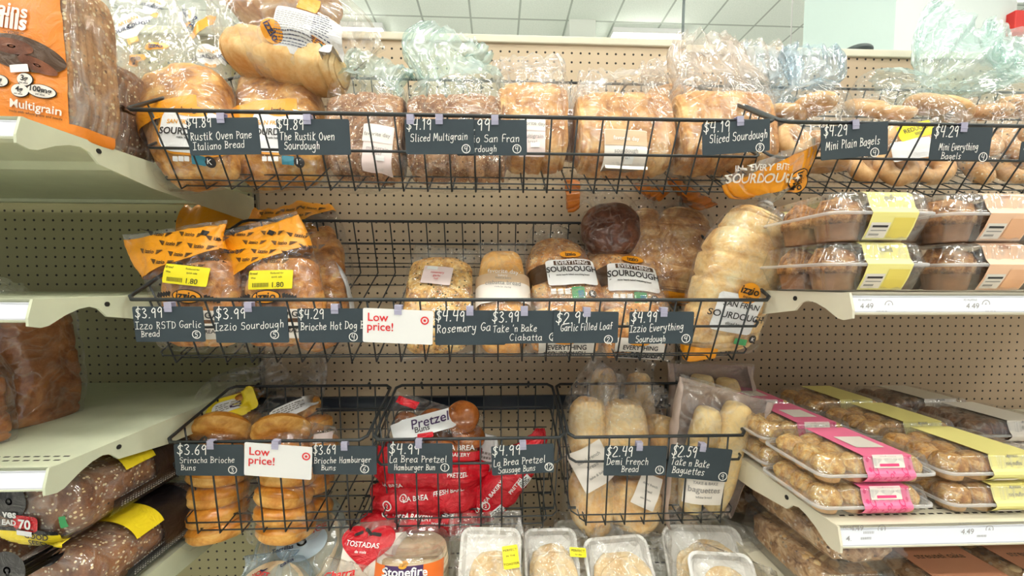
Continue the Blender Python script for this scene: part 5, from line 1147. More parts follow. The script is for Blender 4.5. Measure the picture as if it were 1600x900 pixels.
rolls_bag('middle front bag of french rolls, wide clear top folded over', (992, 830), .862, 8, [(986, 822, 992, 745, 42, .052, 0), (974, 736, 974, 626, 36, .05, 0)],
          [r_(992, 835, 24, .016), r_(992, 820, 46, .052), r_(990, 770, 52, .062), r_(982, 715, 46, .06), r_(976, 660, 44, .058), r_(978, 624, 44, .046, 0, 2.4, .003), r_(986, 604, 48, .02, 0, 2.2, .006), r_(990, 590, 46, .006, 0, 2, .007)], 103, lb=(1012, 768, 36, 50, 24))
rolls_bag('right front bag with one golden french roll beside the baguettes', (1034, 800), .885, 8, [(1036, 790, 1034, 715, 28, .04, 0), (1034, 700, 1034, 652, 28, .044, 0)],
          [r_(1036, 806, 22, .016), r_(1036, 792, 32, .044), r_(1036, 740, 34, .05), r_(1034, 690, 34, .05), r_(1034, 652, 32, .044, 0, 2.4, .003), r_(1042, 632, 24, .024, 0, 2.2, .006), r_(1052, 622, 20, .008, 0, 2, .008)], 104)
# baguettes in taupe paper-and-film bags
def baguettes(lab, base, Y, lean, rolls, rings, seed, win, lb=None, roll=0):
    T = Thing('baguette_bag', lab, 'bread bag', base[0], base[1], Y, lean, roll, 'taupe baguette bags')
    for i, (x0, y0, x1, y1, hw, b, dy) in enumerate(rolls):
        P = [(x0 + (x1 - x0) * f, y0 + (y1 - y0) * f, hw * (1 if 0 < f < 1 else .8), b, dy) for f in (0, .25, .5, .75, 1)]
        loaf(T, rounded(P, .12, .12, 2.2), 'baguette', seed * 7 + i, crumple=.003, cf=20, nu=30, nv=44, name='baguette')
    bag(T, rings, 'film', seed, 72, 76, .0028, 20, 7)
    band(T, .05, T.nr - 1.4, 'taupe', 'taupe_side', 360 + win[0], 360 + win[1], .0012)
    if lb:
        x, y, w, h = lb; l_ = label(T, x, y, w, h, 'paper', 4, 1, .0022); words(T, x, y, [('TAKE & BAKE', 6, -13), ('baguettes', 12, -3), ('white bread', 5, 8)], 'greyink', 4, .0034, .015, 'lettering', l_)
    return T
baguettes('taupe baguette bag at the back, two baguette tips showing', (1104, 760), .955, 8, [(1096, 750, 1096, 585, 22, .03, 0), (1138, 750, 1136, 590, 20, .03, 0)],
          [r_(1108, 766, 60, .01), r_(1110, 750, 64, .036), r_(1112, 680, 66, .042), r_(1112, 610, 66, .036), r_(1112, 580, 66, .014, 0, 2.2, .003), r_(1112, 566, 68, .003, 0, 2, .003)], 111, (-36, 206))
baguettes('taupe baguette bag in front, clear window over two pale baguettes', (1095, 804), .832, -1, [(1076, 796, 1108, 636, 22, .028, 0), (1110, 796, 1154, 630, 24, .028, .0)],
          [r_(1090, 808, 48, .008), r_(1090, 796, 52, .034), r_(1100, 740, 58, .042), r_(1116, 680, 66, .042), r_(1126, 640, 72, .03), r_(1134, 618, 76, .012, 0, 2.2, .003), r_(1138, 606, 78, .003, 0, 2, .003)], 112, (-33, 204), (1100, 768, 56, 40))

# ------------------------------------------------------------------ flat breads on the base deck
G_B = 'flat breads along the base deck'
def flatpack(lab, px, py, Y, lean, rpx, th, seed, roll=0, mat='film_blue', rows=(), cat='tortilla pack', nm='tortilla_pack', n=7, printmat='whitefilm'):
    """a round stack of tortillas standing tipped back in a printed bag"""
    T = Thing(nm, lab, cat, px, py + rpx, Y, lean, roll, G_B)
    k = T.k; r = rpx * k
    for i in range(n):
        bm = bmesh.new(); bmesh.ops.create_cone(bm, cap_ends=True, segments=40, radius1=r * .97, radius2=r * .97, depth=th / n * .7, matrix=Matrix.Rotation(R(90), 4, 'X'))
        for v in bm.verts: v.co.y += .0025 * noise.noise(v.co * 40 + Vector((i, 0, 0)))
        o = T.add('tortilla', bm, M['tortilla']); c = T.l(px, py, 0); o.location = (c.x, (i - (n - 1) / 2) * th / n, c.z)
    bag(T, [r_(px, py + rpx * 1.05, rpx * .3, th * .2, 0, 2), r_(px, py + rpx * .85, rpx * .72, th * .5), r_(px, py + rpx * .3, rpx * 1.0, th * .62), r_(px, py - rpx * .3, rpx * 1.02, th * .62), r_(px, py - rpx * .8, rpx * .8, th * .5, 0, 2.4, .002), r_(px, py - rpx * 1.05, rpx * .5, th * .2, 0, 2, .004), r_(px + 4, py - rpx * 1.3, rpx * .6, .006, 0, 2, .006)], mat, seed, 56, 60, .003, 22)
    o_ = oval(T, px, py - rpx * .15, rpx * 1.2, rpx * .9, 'bluepaper' if mat == 'film_blue' else printmat, 0, .002, 'print_panel')
    for (x, y, sz, rot, tx, m) in rows: words(T, x, y, [(tx, sz, 0)], m, rot, .0034, .02, 'lettering')
    return T
flatpack('pale blue tortilla pack lying behind, large style lettering', 472, 858, .86, 48, 66, .05, 121, -8, 'film_blue', [(488, 812, 15, -16, 'Style', 'navyink'), (492, 828, 15, -14, 'PRICE', 'red'), (442, 858, 10, -6, 'Tortillas', 'navyink')])
flatpack('blue and white tortilla pack in front at the bottom edge', 420, 952, .76, 44, 68, .05, 122, -10, 'film_blue', [(420, 884, 20, -26, 'Gu', 'navyink'), (448, 878, 12, -26, 'casa', 'navyink'), (408, 897, 13, 20, 'SOFT', 'red')])
flatpack('cream tostada bag with the big red heart shaped print', 588, 902, .77, 24, 76, .05, 123, 0, 'film_soft', [(566, 856, 15, 4, 'TOSTADAS', 'white')], 'tostada bag', 'tostada_bag', 7, 'paper')
T = None
for o in list(bpy.data.objects):
    if o.get('label', '') == 'cream tostada bag with the big red heart shaped print': TOST = o
T = Thing('tostada_bag', 'second tostada bag in front with red script at the bottom edge', 'tostada bag', 534, 966, .70, 30, 0, G_B)
bag(T, [r_(534, 970, 30, .02), r_(534, 952, 42, .034), r_(535, 920, 44, .04), r_(538, 896, 36, .026, 0, 2.2, .004), r_(542, 882, 34, .01, 0, 2, .006), r_(544, 876, 34, .003, 0, 2, .006)], 'film_soft', 124, crumple=.006); words(T, 532, 896, [('Charra', 16, 0)], 'red', -6, .003, .02, 'red_script')
loaf(T, rounded([(534, 964, 36, .026, 0), (534, 935, 40, .03, 0), (537, 902, 32, .02, 0)]), 'tortilla', 124, name='tostadas')

def heart(T, px, py, w, h):
    k = T.k; bm = bmesh.new(); pts = []
    for i in range(40):
        a = i / 40 * 2 * math.pi; pts.append((16 * math.sin(a) ** 3 / 16 * w / 2 * k, (13 * math.cos(a) - 5 * math.cos(2 * a) - 2 * math.cos(3 * a) - math.cos(4 * a) + 2.5) / 15 * h / 2 * k))
    c = bm.verts.new((0, 0, 0)); rows = []
    for f in (.25, .5, .75, 1): rows.append([bm.verts.new((x * f, 0, z * f)) for x, z in pts])
    for i in range(40):
        bm.faces.new((c, rows[0][i], rows[0][(i + 1) % 40]))
        for a, b in zip(rows, rows[1:]): bm.faces.new((a[i], b[i], b[(i + 1) % 40], a[(i + 1) % 40]))
    lay(T, bm, px, py, 0, .003); return T.add('red_heart_print', bm, M['redfilm'])
T = Thing('tostada_bag', 'cream bag with red heart print and black sketch between tortillas and tubs', 'tostada bag', 586, 960, .76, 22, 0, G_B)
loaf(T, rounded([(586, 955, 56, .026, 0), (586, 900, 60, .03, 0), (586, 846, 46, .024, 0)]), 'tortilla', 125, name='tostadas')
bag(T, [r_(586, 962, 50, .012), r_(586, 945, 62, .034), r_(586, 900, 66, .04), r_(586, 850, 58, .034), r_(586, 828, 50, .018, 0, 2.2, .004), r_(586, 815, 48, .004, 0, 2, .005)], 'film_soft', 125)
label(T, 586, 880, 112, 90, 'paper', 0, 14, .0014, 'cream_print'); heart(T, 572, 858, 88, 62); words(T, 566, 854, [('TOSTADAS', 11, -4), ('de maiz', 6, 7)], 'white', 4, .005, .01, 'heart_lettering'); 
for (x, y, r) in ((578, 830, 30), (562, 833, -20), (590, 834, 10)): label(T, x, y, 15, 5, 'ink', r, 1.5, .0045, 'black_sketch')
bpy_del = TOST
for o in list(bpy_del.children_recursive) + [bpy_del]: bpy.data.objects.remove(o)

# clear round tubs of flat rounds
def tub(lab, px, py, Y, w, seed, nrounds, sleeve=False):
    P = at(px, py, Y); T = Thing('clear_tub', lab, 'tub', px, py, Y, 24 if sleeve else -6, 0, G_B)
    k = T.k; r = w * k / 2; h = .125
    def cyl(r0, r1, z0, z1, seg=44, caps=False):
        bm = bmesh.new(); bmesh.ops.create_cone(bm, cap_ends=caps, segments=seg, radius1=r0, radius2=r1, depth=z1 - z0, matrix=Matrix.Translation((0, 0, (z0 + z1) / 2))); return bm
    bm = bmesh.new(); prof = [(r * .86, 0), (r * .9, .004), (r * .93, h * .7), (r * .99, h * .72), (r * 1.0, h * .8), (r * .99, h * .82), (r * .97, h * .84), (r * .98, h * .93), (r * .93, h), (r * .8, h + .001), (r * .78, h - .004), (0, h - .004)]
    rows = [[bm.verts.new((a * math.cos(j * math.pi / 22), a * math.sin(j * math.pi / 22), z)) for j in range(44)] for a, z in prof[:-1]]
    for a, b in zip(rows, rows[1:]):
        for j in range(44): bm.faces.new((a[j], a[(j + 1) % 44], b[(j + 1) % 44], b[j]))
    bm.faces.new(rows[-1]); bm.faces.new(rows[0][::-1]); T.add('tub_and_lid', bm, M['rigid'])
    for i in range(nrounds):
        bm = cyl(r * .84, r * .84, 0, h * .86 / nrounds * .8, 36, True)
        for v in bm.verts: v.co.z += .002 * noise.noise(v.co * 50 + Vector((i * 3, 0, 0)))
        o = T.add('flat_round', bm, M['tortilla' if not sleeve else 'naan']); o.location = (.002 * math.sin(i * 2.2), .002 * math.cos(i * 1.7), .004 + i * h * .86 / nrounds)
    return T, r, h
T, r, h = tub('clear round tub of stacked flat rounds, behind the orange sleeved tub', 662, 934, .765, 92, 131, 12)
T, r, h = tub('clear tub wrapped in an orange and purple sleeve at the bottom edge', 634, 982, .68, 110, 132, 10, True)
for nm, m, a0, a1 in (('orange_sleeve', 'orangeink', 180, 360), ('purple_sleeve_panel', 'purpleink', 238, 302)):
    bm = bmesh.new(); rr = r * 1.005 + (.0006 if 'purple' in nm else 0); pts = [R(a0 + (a1 - a0) * i / 30) for i in range(31)]
    A = [bm.verts.new((rr * math.cos(a), rr * math.sin(a), h * .3)) for a in pts]; B = [bm.verts.new((rr * math.cos(a), rr * math.sin(a), h * .9)) for a in pts]
    for i in range(30): bm.faces.new((A[i], A[i + 1], B[i + 1], B[i]))
    T.bvh = BVHTree.FromBMesh(bm); T.add(nm, bm, M[m])
words(T, 632, 894, [('Stonefire', 19, 0)], 'white', 0, .0016, .02, 'sleeve_lettering'); oval(T, 632, 881, 13, 9, 'goldink', 0, .0016, 'sun_mark')

# foam trays of naan in clear bags
def naan_tray(lab, cx, top, w, h, Y, seed, film_top, stick=None, lean=12, roll=0, naan=True, fm='film_smoke', nshape=(0, 14)):
    lean += 24; T = Thing('naan_tray', lab, 'tray of flat bread', cx, top + h, Y, lean, roll, 'foam trays of naan in clear bags')
    bm = bmesh.new(); k = T.k; W, H, r = w * k, h * k, min(w, h) * k * .16
    def rr(ins, y):
        o = []
        for sx, sz, a0 in ((1, 1, 0), (-1, 1, 90), (-1, -1, 180), (1, -1, 270)):
            for a in (0, 22, 45, 68, 90): o.append(bm.verts.new((sx * (W / 2 - r) + (r - ins) * math.cos(R(a0 + a)), y, sz * (H / 2 - r) + H / 2 + (r - ins) * math.sin(R(a0 + a)))))
        return o
    rows = [rr(0, -.004), rr(.002, -.006), rr(.006, -.004), rr(.013, .012), rr(.011, .016), rr(.0, 0)]
    n = len(rows[0])
    for a, b in zip(rows, rows[1:]):
        for j in range(n): bm.faces.new((a[j], a[(j + 1) % n], b[(j + 1) % n], b[j]))
    for j in range(n): bm.faces.new((rows[-1][j], rows[-1][(j + 1) % n], rows[0][(j + 1) % n], rows[0][j]))
    bm.faces.new(rows[3]); bmesh.ops.recalc_face_normals(bm, faces=bm.faces); T.add('foam_tray', bm, M['tray'], None, False)
    if naan:
        dx, dy_ = nshape
        for i in range(2):
            bm = blob(W * .42, .010, H * .43, .8, 1, 40, 16, .10, 26, seed + i); o = T.add('naan', bm, M['naan']); o.location = (dx * k + i * .006, -.006 - i * .010, H * .5 - dy_ * k - i * .012)
    m = [r_(cx, top + h + 4, w * .46, .01), r_(cx, top + h - 8, w * .54, .026), r_(cx, top + h * .5, w * .56, .030), r_(cx, top + 8, w * .56, .026), r_(cx, top - 6, w * .54, .018, 0, 2.3, .004), r_(cx, top - film_top * .5, w * .52, .012, 0, 2.1, .007), r_(cx, top - film_top, w * .5, .003, 0, 2, .008)]
    bag(T, m, fm, seed, 64, 66, .0035, 26, 11)
    if stick:
        x, y, ww, hh, rot, rows_ = stick; sticker(T, x, y, ww, hh, rot, rows_)
    return T
naan_tray('wide foam tray of naan at right, high crumpled clear bag top', 1124, 842, 136, 130, .735, 144, 34, None, 12, 2)
naan_tray('rounded foam tray of naan with pale oval bread, between sticker pack and wide tray', 985, 858, 112, 120, .72, 143, 34, None, 14, -3)
naan_tray('flat bread pack with a small yellow sticker, stacked breads in dull film', 868, 846, 92, 130, .73, 142, 22, (903, 863, 28, 17, 4, [('PERFECT', 6, -3), ('for the', 4, 4)]), 14, 0)
naan_tray('white foam tray of naan with a tall yellow sticker', 762, 844, 104, 130, .70, 141, 44, (798, 870, 26, 40, -8, [('PERFECT', 6, -12), ('IN THE', 5, -2), ('TOASTER', 6, 12)]), 12, 2, nshape=(8, 26))
naan_tray('foam tray half seen behind the gap of the trays, under the roll basket', 930, 830, 120, 120, .86, 146, 24, None, 10, 0, True, 'film_smoke')
naan_tray('second wide tray pack in front at the lower right, low clear film edge', 1150, 885, 110, 110, .66, 145, 18, None, 14, 4)
# ------------------------------------------------------------------ left shelves
T = Thing('multigrain_bag', 'big orange bag of seeded sliced bread on the upper left shelf, front panel orange', 'bread bag', 20, 212, .700, 0, 0, 'orange bags of seeded bread', z=1.7055)
px2 = lambda px, py, Y: at(px, py, Y)
# local frame: width along x, thickness along y, height z
W_, TH, HH = .24, .096, .272
cx0 = -.677 - W_ / 2 - T.M.translation.x
def slab_bread(w, th, h, seed):
    bm = bmesh.new(); prof = []
    for i in range(64):
        a = i / 64 * 2 * math.pi; prof.append((math.copysign(abs(math.cos(a)) ** .32, math.cos(a)) * w / 2, math.copysign(abs(math.sin(a)) ** .36, math.sin(a)) * h / 2 + h / 2))
    rows = []; ns = 8; off = Vector((seed, 2, 5))
    for i in range(ns * 6 + 1):
        f = i / (ns * 6); fr = (f * ns) % 1; g = min(fr, 1 - fr); s = 1 - .03 * max(0, 1 - g / .18) ** 2
        e = min(f, 1 - f); s *= 1 - .12 * max(0, 1 - e / .05) ** 2
        row = []
        for (x, z) in prof:
            p = Vector((x * s, (f - .5) * th, (z - h / 2) * s + h / 2)); p += noise.noise_vector(p * 40 + off) * .003; row.append(bm.verts.new(p))
        rows.append(row)
    for a, b in zip(rows, rows[1:]):
        for j in range(64): bm.faces.new((a[j], a[(j + 1) % 64], b[(j + 1) % 64], b[j]))
    bm.faces.new(rows[0][::-1]); bm.faces.new(rows[-1]); bmesh.ops.recalc_face_normals(bm, faces=bm.faces); return bm
o = T.add('sliced_loaf', slab_bread(W_ - .014, TH - .012, HH - .006, 1), M['oatloaf']); o.location = (cx0, 0, .003)
def slab_bag(T, w, th, h, cx, seed, mat, puff=.05, amp=.004):
    """film round a slab loaf, gathered over the top"""
    rings = [[cx, 0, 0, w / 2 - .01, th / 2 - .01, 4, 0], [cx, 0, .004, w / 2, th / 2, 5, 0], [cx, 0, h * .35, w / 2 + .002, th / 2 + .002, 5, 0], [cx, 0, h * .7, w / 2 + .001, th / 2 + .002, 5, 0], [cx, 0, h * .97, w / 2 - .002, th / 2, 4.4, .001], [cx, 0, h + puff * .4, w / 2 - .02, th / 2 - .016, 3, .004], [cx + .02, 0, h + puff, w / 2 - .05, .02, 2.4, .007]]
    bm, G, N = sweep(rings, 72, 60, seed, amp, 18, 9); T.bvh = BVHTree.FromBMesh(bm); T.G, T.N, T.nr = G, N, 7; return T.add('bag', bm, M[mat])
slab_bag(T, W_, TH, HH, cx0, 151, 'film_soft', .05, .0025)
bnd = band(T, .02, 5.0, 'orange_deep', 'orange_printed_front', 190, 322, .0012); band(T, .02, 1.28, 'orange_deep', 'orange_bottom_fold', 322, 365, .0012)
words(T, 8, 14, [('Grains', 27, 0)], 'paper', 8, .0032, .02, 'title_lettering', bnd); words(T, 16, 33, [('Mills', 31, 0)], 'paper', 8, .0032, .03, 'title_second_line', bnd); words(T, 25, 52, [('~ vitale ~', 8, 0)], 'brownband', 6, .0032, .01, 'script_line', bnd)
# bread picture on the panel
l_ = oval(T, 34, 84, 116, 48, 'brownband', 14, .003, 'bread_picture', bnd); o_ = oval(T, 62, 104, 54, 18, 'rye', 24, .0036, 'pictured_slice', bnd); oval(T, 22, 74, 60, 22, 'rye', 10, .0036, 'pictured_loaf', bnd)
label(T, 35, 109, 25, 11, 'white', -6, 1, .0046, 'white_sticker', bnd)
for (x, y, w, h, tx) in ((4, 128, 26, 18, '1g'), (43, 126, 22, 20, '3g'), (35, 143, 26, 20, '4g'), (68, 144, 38, 20, '100mg')):
    b_ = oval(T, x, y, w, h, 'ink', 8, .003, 'claim_border', bnd); oval(T, x, y, w - 2, h - 2, 'paper', 8, .0038, 'claim_field', b_); words(T, x, y, [(tx, 11, -2), ('per slice', 3.5, 5)], 'ink', 8, .0046, .02, 'claim_lettering', b_)
words(T, 58, 168, [('Multigrain', 17, 0)], 'paper', 8, .0032, .015, 'name_lettering', bnd); words(T, 58, 180, [('made with whole grains and seeds', 5, 0)], 'brownband', 8, .0032, .01, 'tagline', bnd)
T = Thing('multigrain_bag', 'second orange seeded bread bag standing behind the first, by the basket corner', 'bread bag', 190, 224, .815, 0, 0, 'orange bags of seeded bread', z=1.7055)
cx1 = -.716 - .12 - T.M.translation.x
o = T.add('sliced_loaf', slab_bread(.226, .10, .190, 4), M['seeded']); o.location = (cx1, 0, .003); slab_bag(T, .24, .115, .196, cx1, 152, 'film_soft', .04, .003); band(T, .02, 4.9, 'orange_deep', 'orange_printed_front', 190, 322, .0012)
oval(T, 186, 168, 16, 10, 'brownband', 0, .003, 'bread_picture')

# plain brown loaves on the third shelf
def brown(lab, X1, Y0, w, th, h, seed, z=1.187):
    T = Thing('brown_loaf_bag', lab, 'bread bag', 60, 660, Y0 + th / 2, 0, 0, 'plain brown loaves', z=z)
    c = X1 - w / 2 - T.M.translation.x
    bm, G, N = sweep([[c, 0, .002, w / 2 - .016, th / 2 - .016, 4, 0], [c, 0, .008, w / 2 - .006, th / 2 - .006, 5, 0], [c, 0, h * .5, w / 2 - .006, th / 2 - .006, 5, 0], [c, 0, h * .9, w / 2 - .008, th / 2 - .008, 5, 0], [c, 0, h, w / 2 - .02, th / 2 - .02, 4, 0]], 48, 60, seed, .004, 16, 9, False, 7, .06, .012)
    T.add('sliced_loaf', bm, M['brown_loaf']); slab_bag(T, w, th, h, c, seed, 'film_hard', .03, .006); return T
brown('brown sliced loaf in clear film standing on the third shelf, right one', -.905, .745, .17, .14, .225, 161)
brown('brown sliced loaf in clear film at the left edge, in front', -.862, .622, .16, .10, .135, 162)
# seeded dark loaves lying front to back on the lowest left shelf
def seeded_loaf(lab, X, Z, Y0, Y1, seed, lab2=True):
    e = Thing('seeded_loaf_bag', lab, 'bread bag', 100, 800, Y0, 0, 0, 'seeded dark loaves lying end out', z=Z)
    L = Y1 - Y0; x = X - e.M.translation.x; rx, rz = .073, .060
    def tubey(rr, nu, rings, seed, cr, cf, pl=0):
        bm = bmesh.new(); G = []; off = Vector((seed * 2.1, 3, seed)); rnd = random.Random(seed); a1 = rnd.uniform(0, 6)
        for i, (y, k) in enumerate(rings):
            row = []
            for j in range(nu):
                a = j * 2 * math.pi / nu; ca, sa = math.cos(a), math.sin(a)
                p = Vector((x + math.copysign(abs(ca) ** .8, ca) * (rx + rr) * k, y, rz + math.copysign(abs(sa) ** .8, sa) * (rz + rr) * k))
                p += noise.noise_vector(p * cf + off) * cr
                row.append(bm.verts.new(p))
            G.append(row)
        for a, b in zip(G, G[1:]):
            for j in range(nu): bm.faces.new((a[j], b[j], b[(j + 1) % nu], a[(j + 1) % nu]))
        bm.faces.new(G[0]); bm.faces.new(G[-1][::-1]); bm.normal_update(); return bm
    ends = [(0, .72), (.004, .88), (.014, .97)]
    mid = [(L * i / 30, 1.0) for i in range(3, 28)]
    e.add('loaf', tubey(-.006, 40, [(y + .008, k) for y, k in ends] + mid + [(L - y - .008, k) for y, k in ends[::-1]], seed, .006, 22), M['seeded'])
    bm = tubey(0, 56, [(0, .5), (0.001, .8), (.006, .94), (.018, 1)] + mid + [(L - .01, .95), (L, .8), (L + .015, .45), (L + .03, .16), (L + .05, .3), (L + .075, .42)], seed + 5, .004, 26); e.bvh = BVHTree.FromBMesh(bm); e.add('bag', bm, M['film_hard'])
    # wrap prints: black band round the waist, yellow patch on top
    def wrap(name, y0, y1, a0, a1, mat, rr=.0025, parent=None):
        bm = bmesh.new(); rows = []
        for i in range(9):
            y = y0 + (y1 - y0) * i / 8; rows.append([])
            for j in range(25):
                a = R(a0 + (a1 - a0) * j / 24); ca, sa = math.cos(a), math.sin(a)
                rows[-1].append(bm.verts.new((x + math.copysign(abs(ca) ** .8, ca) * (rx + .004 + rr), y, rz + math.copysign(abs(sa) ** .8, sa) * (rz + .004 + rr))))
        for a, b in zip(rows, rows[1:]):
            for j in range(24): bm.faces.new((a[j], b[j], b[j + 1], a[j + 1]))
        return e.add(name, bm, M[mat], parent)
    bk = wrap('black_band', L * .50, L * .80, -30, 130, 'blackfilm'); wrap('yellow_panel', L * .30, L * .52, 22, 120, 'yellowfilm', .0032)
    wrap('black_side_band', .055, L * .95, -34, -6, 'blackfilm', .0028)
    # small print on the black side band, facing the aisle's right
    bm = bmesh.new(); rnd = random.Random(seed)
    for i in range(26):
        y = .07 + i * (L * .5) / 26; ca, sa = math.cos(R(-20)), math.sin(R(-20)); px_ = x + abs(ca) ** .8 * (rx + .0085)
        for q in range(5):
            zc = rz - .030 + q * .0042
            box(bm, px_ - .001, px_ + .0006, y, y + .0024 * rnd.uniform(.6, 1), zc, zc + .0018)
    e.add('side_print', bm, M['greyink'], None, False)
    # end face prints
    return e, x, rz
for lab, X, Z, Y0, Y1, sd in (('lower seeded dark loaf on the lowest left shelf, cut off by bottom edge', -.745, .9015, .635, .90, 172), ('upper seeded dark loaf lying on another, red 70 mark on its end', -.762, 1.0315, .635, .915, 171)):
    e, x, rz = seeded_loaf(lab, X, Z, Y0, Y1, sd)
    k = e.k
    def dw(bm, px, py, rot=0, off=.0015, T=e): return lay(T, bm, px, py, rot, off)
    cx, cy = (38, 795) if sd == 171 else (30, 905)
    o_ = oval(e, cx - 22, cy - 12, 54, 56, 'blackfilm', 0, .002, 'black_disc'); words(e, cx - 20, cy + 2, [('ves', 17, 4), ('EAD', 12, 18)], 'white', 6, .0035, .03, 'white_lettering', o_)
    l_ = label(e, cx + 5, cy + 22, 40, 25, 'redfilm', 6, 8, .003, 'red_mark'); words(e, cx + 5, cy + 22, [('70', 21, 0)], 'white', 6, .0045, .03, 'red_mark_number', l_)
    l2 = label(e, cx + 10, cy + 46, 96, 24, 'yellowfilm', 7, 1, .0022, 'yellow_band'); words(e, cx + 22, cy + 46, [('GOOD', 13, -5), ('SEED', 13, 7)], 'ink', 7, .0035, .02, 'yellow_lettering', l2)
    label(e, cx + 10, cy + 33, 92, 6, 'blackfilm', 7, 1, .003, 'black_strip'); label(e, cx + 5, cy + 36, 26, 8, 'white', 7, .5, .0045, 'white_sticker')
    label(e, cx + 62, cy + 20, 10, 18, 'greenink', -6, .5, .002, 'green_mark')
seeded_loaf('seeded dark loaf at the left edge under the shelf lip', -.925, .9015, .66, .92, 173); seeded_loaf('seeded dark loaf stacked at the far left, mostly outside the frame', -.928, 1.0315, .66, .92, 174)

# ------------------------------------------------------------------ right shelves: clear boxes of muffins
def muffin_bm(r, h, seed, top=.62):
    """paper cup with pleats, and a craggy top: material 0 top, 1 cup"""
    bm = bmesh.new(); seg = 28; rows = []
    for z, k in ((0, .70), (.002, .72), (h * .5, .90)):
        rows.append([bm.verts.new((r * k * (1 + .05 * (j % 2)) * math.cos(j * 2 * math.pi / seg), r * k * (1 + .05 * (j % 2)) * math.sin(j * 2 * math.pi / seg), z)) for j in range(seg)])
    off = Vector((seed * 1.7, seed, 4)); n0 = len(rows); sp = []
    for i in range(7):
        a = R(-18 + 106 * i / 6); row = []
        for j in range(seg):
            th = j * 2 * math.pi / seg; p = Vector((r * 1.02 * math.cos(a) * math.cos(th), r * 1.02 * math.cos(a) * math.sin(th), h * .52 + h * .48 * math.sin(a)))
            v = noise.noise(p * (1.6 / r) + off) + .7 * noise.noise(p * (4.6 / r) + off); c_ = Vector((0, 0, h * .4)); p = c_ + (p - c_) * (1 + (.15 if r > .03 else .075) * v); row.append(bm.verts.new(p))
        rows.append(row)
    for q, (a, b) in enumerate(zip(rows, rows[1:])):
        for j in range(seg): bm.faces.new((a[j], a[(j + 1) % seg], b[(j + 1) % seg], b[j])).material_index = 1 if q < 2 else 0
    bm.faces.new(rows[0][::-1]).material_index = 1; bm.faces.new(rows[-1]); return bm
def rrect(w, d, r, n=5):
    o = []
    for sx, sy, a0 in ((1, 1, 0), (-1, 1, 90), (-1, -1, 180), (1, -1, 270)):
        for i in range(n): a = R(a0 + 90 * i / (n - 1)); o.append((sx * (w / 2 - r) + r * math.cos(a), sy * (d / 2 - r) + r * math.sin(a)))
    out = []
    for i, (p, q) in enumerate(zip(o, o[1:] + o[:1])):
        out.append(p)
        if i % n == n - 1: out += [(p[0] + (q[0] - p[0]) * j / 11, p[1] + (q[1] - p[1]) * j / 11) for j in range(1, 11)]
    return out
def shell(levels, caps=(True, True), rib=0):
    bm = bmesh.new(); rows = []
    for w, d, r, z in levels:
        P = rrect(w, d, r, 7); rows.append([bm.verts.new((x * (1 + rib * (i % 2)), y * (1 + rib * (i % 2)), z)) for i, (x, y) in enumerate(P)])
    n = len(rows[0])
    for a, b in zip(rows, rows[1:]):
        for j in range(n): bm.faces.new((a[j], a[(j + 1) % n], b[(j + 1) % n], b[j]))
    if caps[0]: bm.faces.new(rows[0][::-1])
    if caps[1]: bm.faces.new(rows[-1])
    return bm
MUF = {}
def resample(P, n):
    L = [0]
    for a, b in zip(P, P[1:]): L.append(L[-1] + math.hypot(a[0] - b[0], a[1] - b[1]))
    out = []; i = 0
    for q in range(n + 1):
        d = L[-1] * q / n
        while i < len(P) - 2 and L[i + 1] < d: i += 1
        f = (d - L[i]) / ((L[i + 1] - L[i]) or 1); out.append([P[i][c] + (P[i + 1][c] - P[i][c]) * f for c in (0, 1)])
    return out
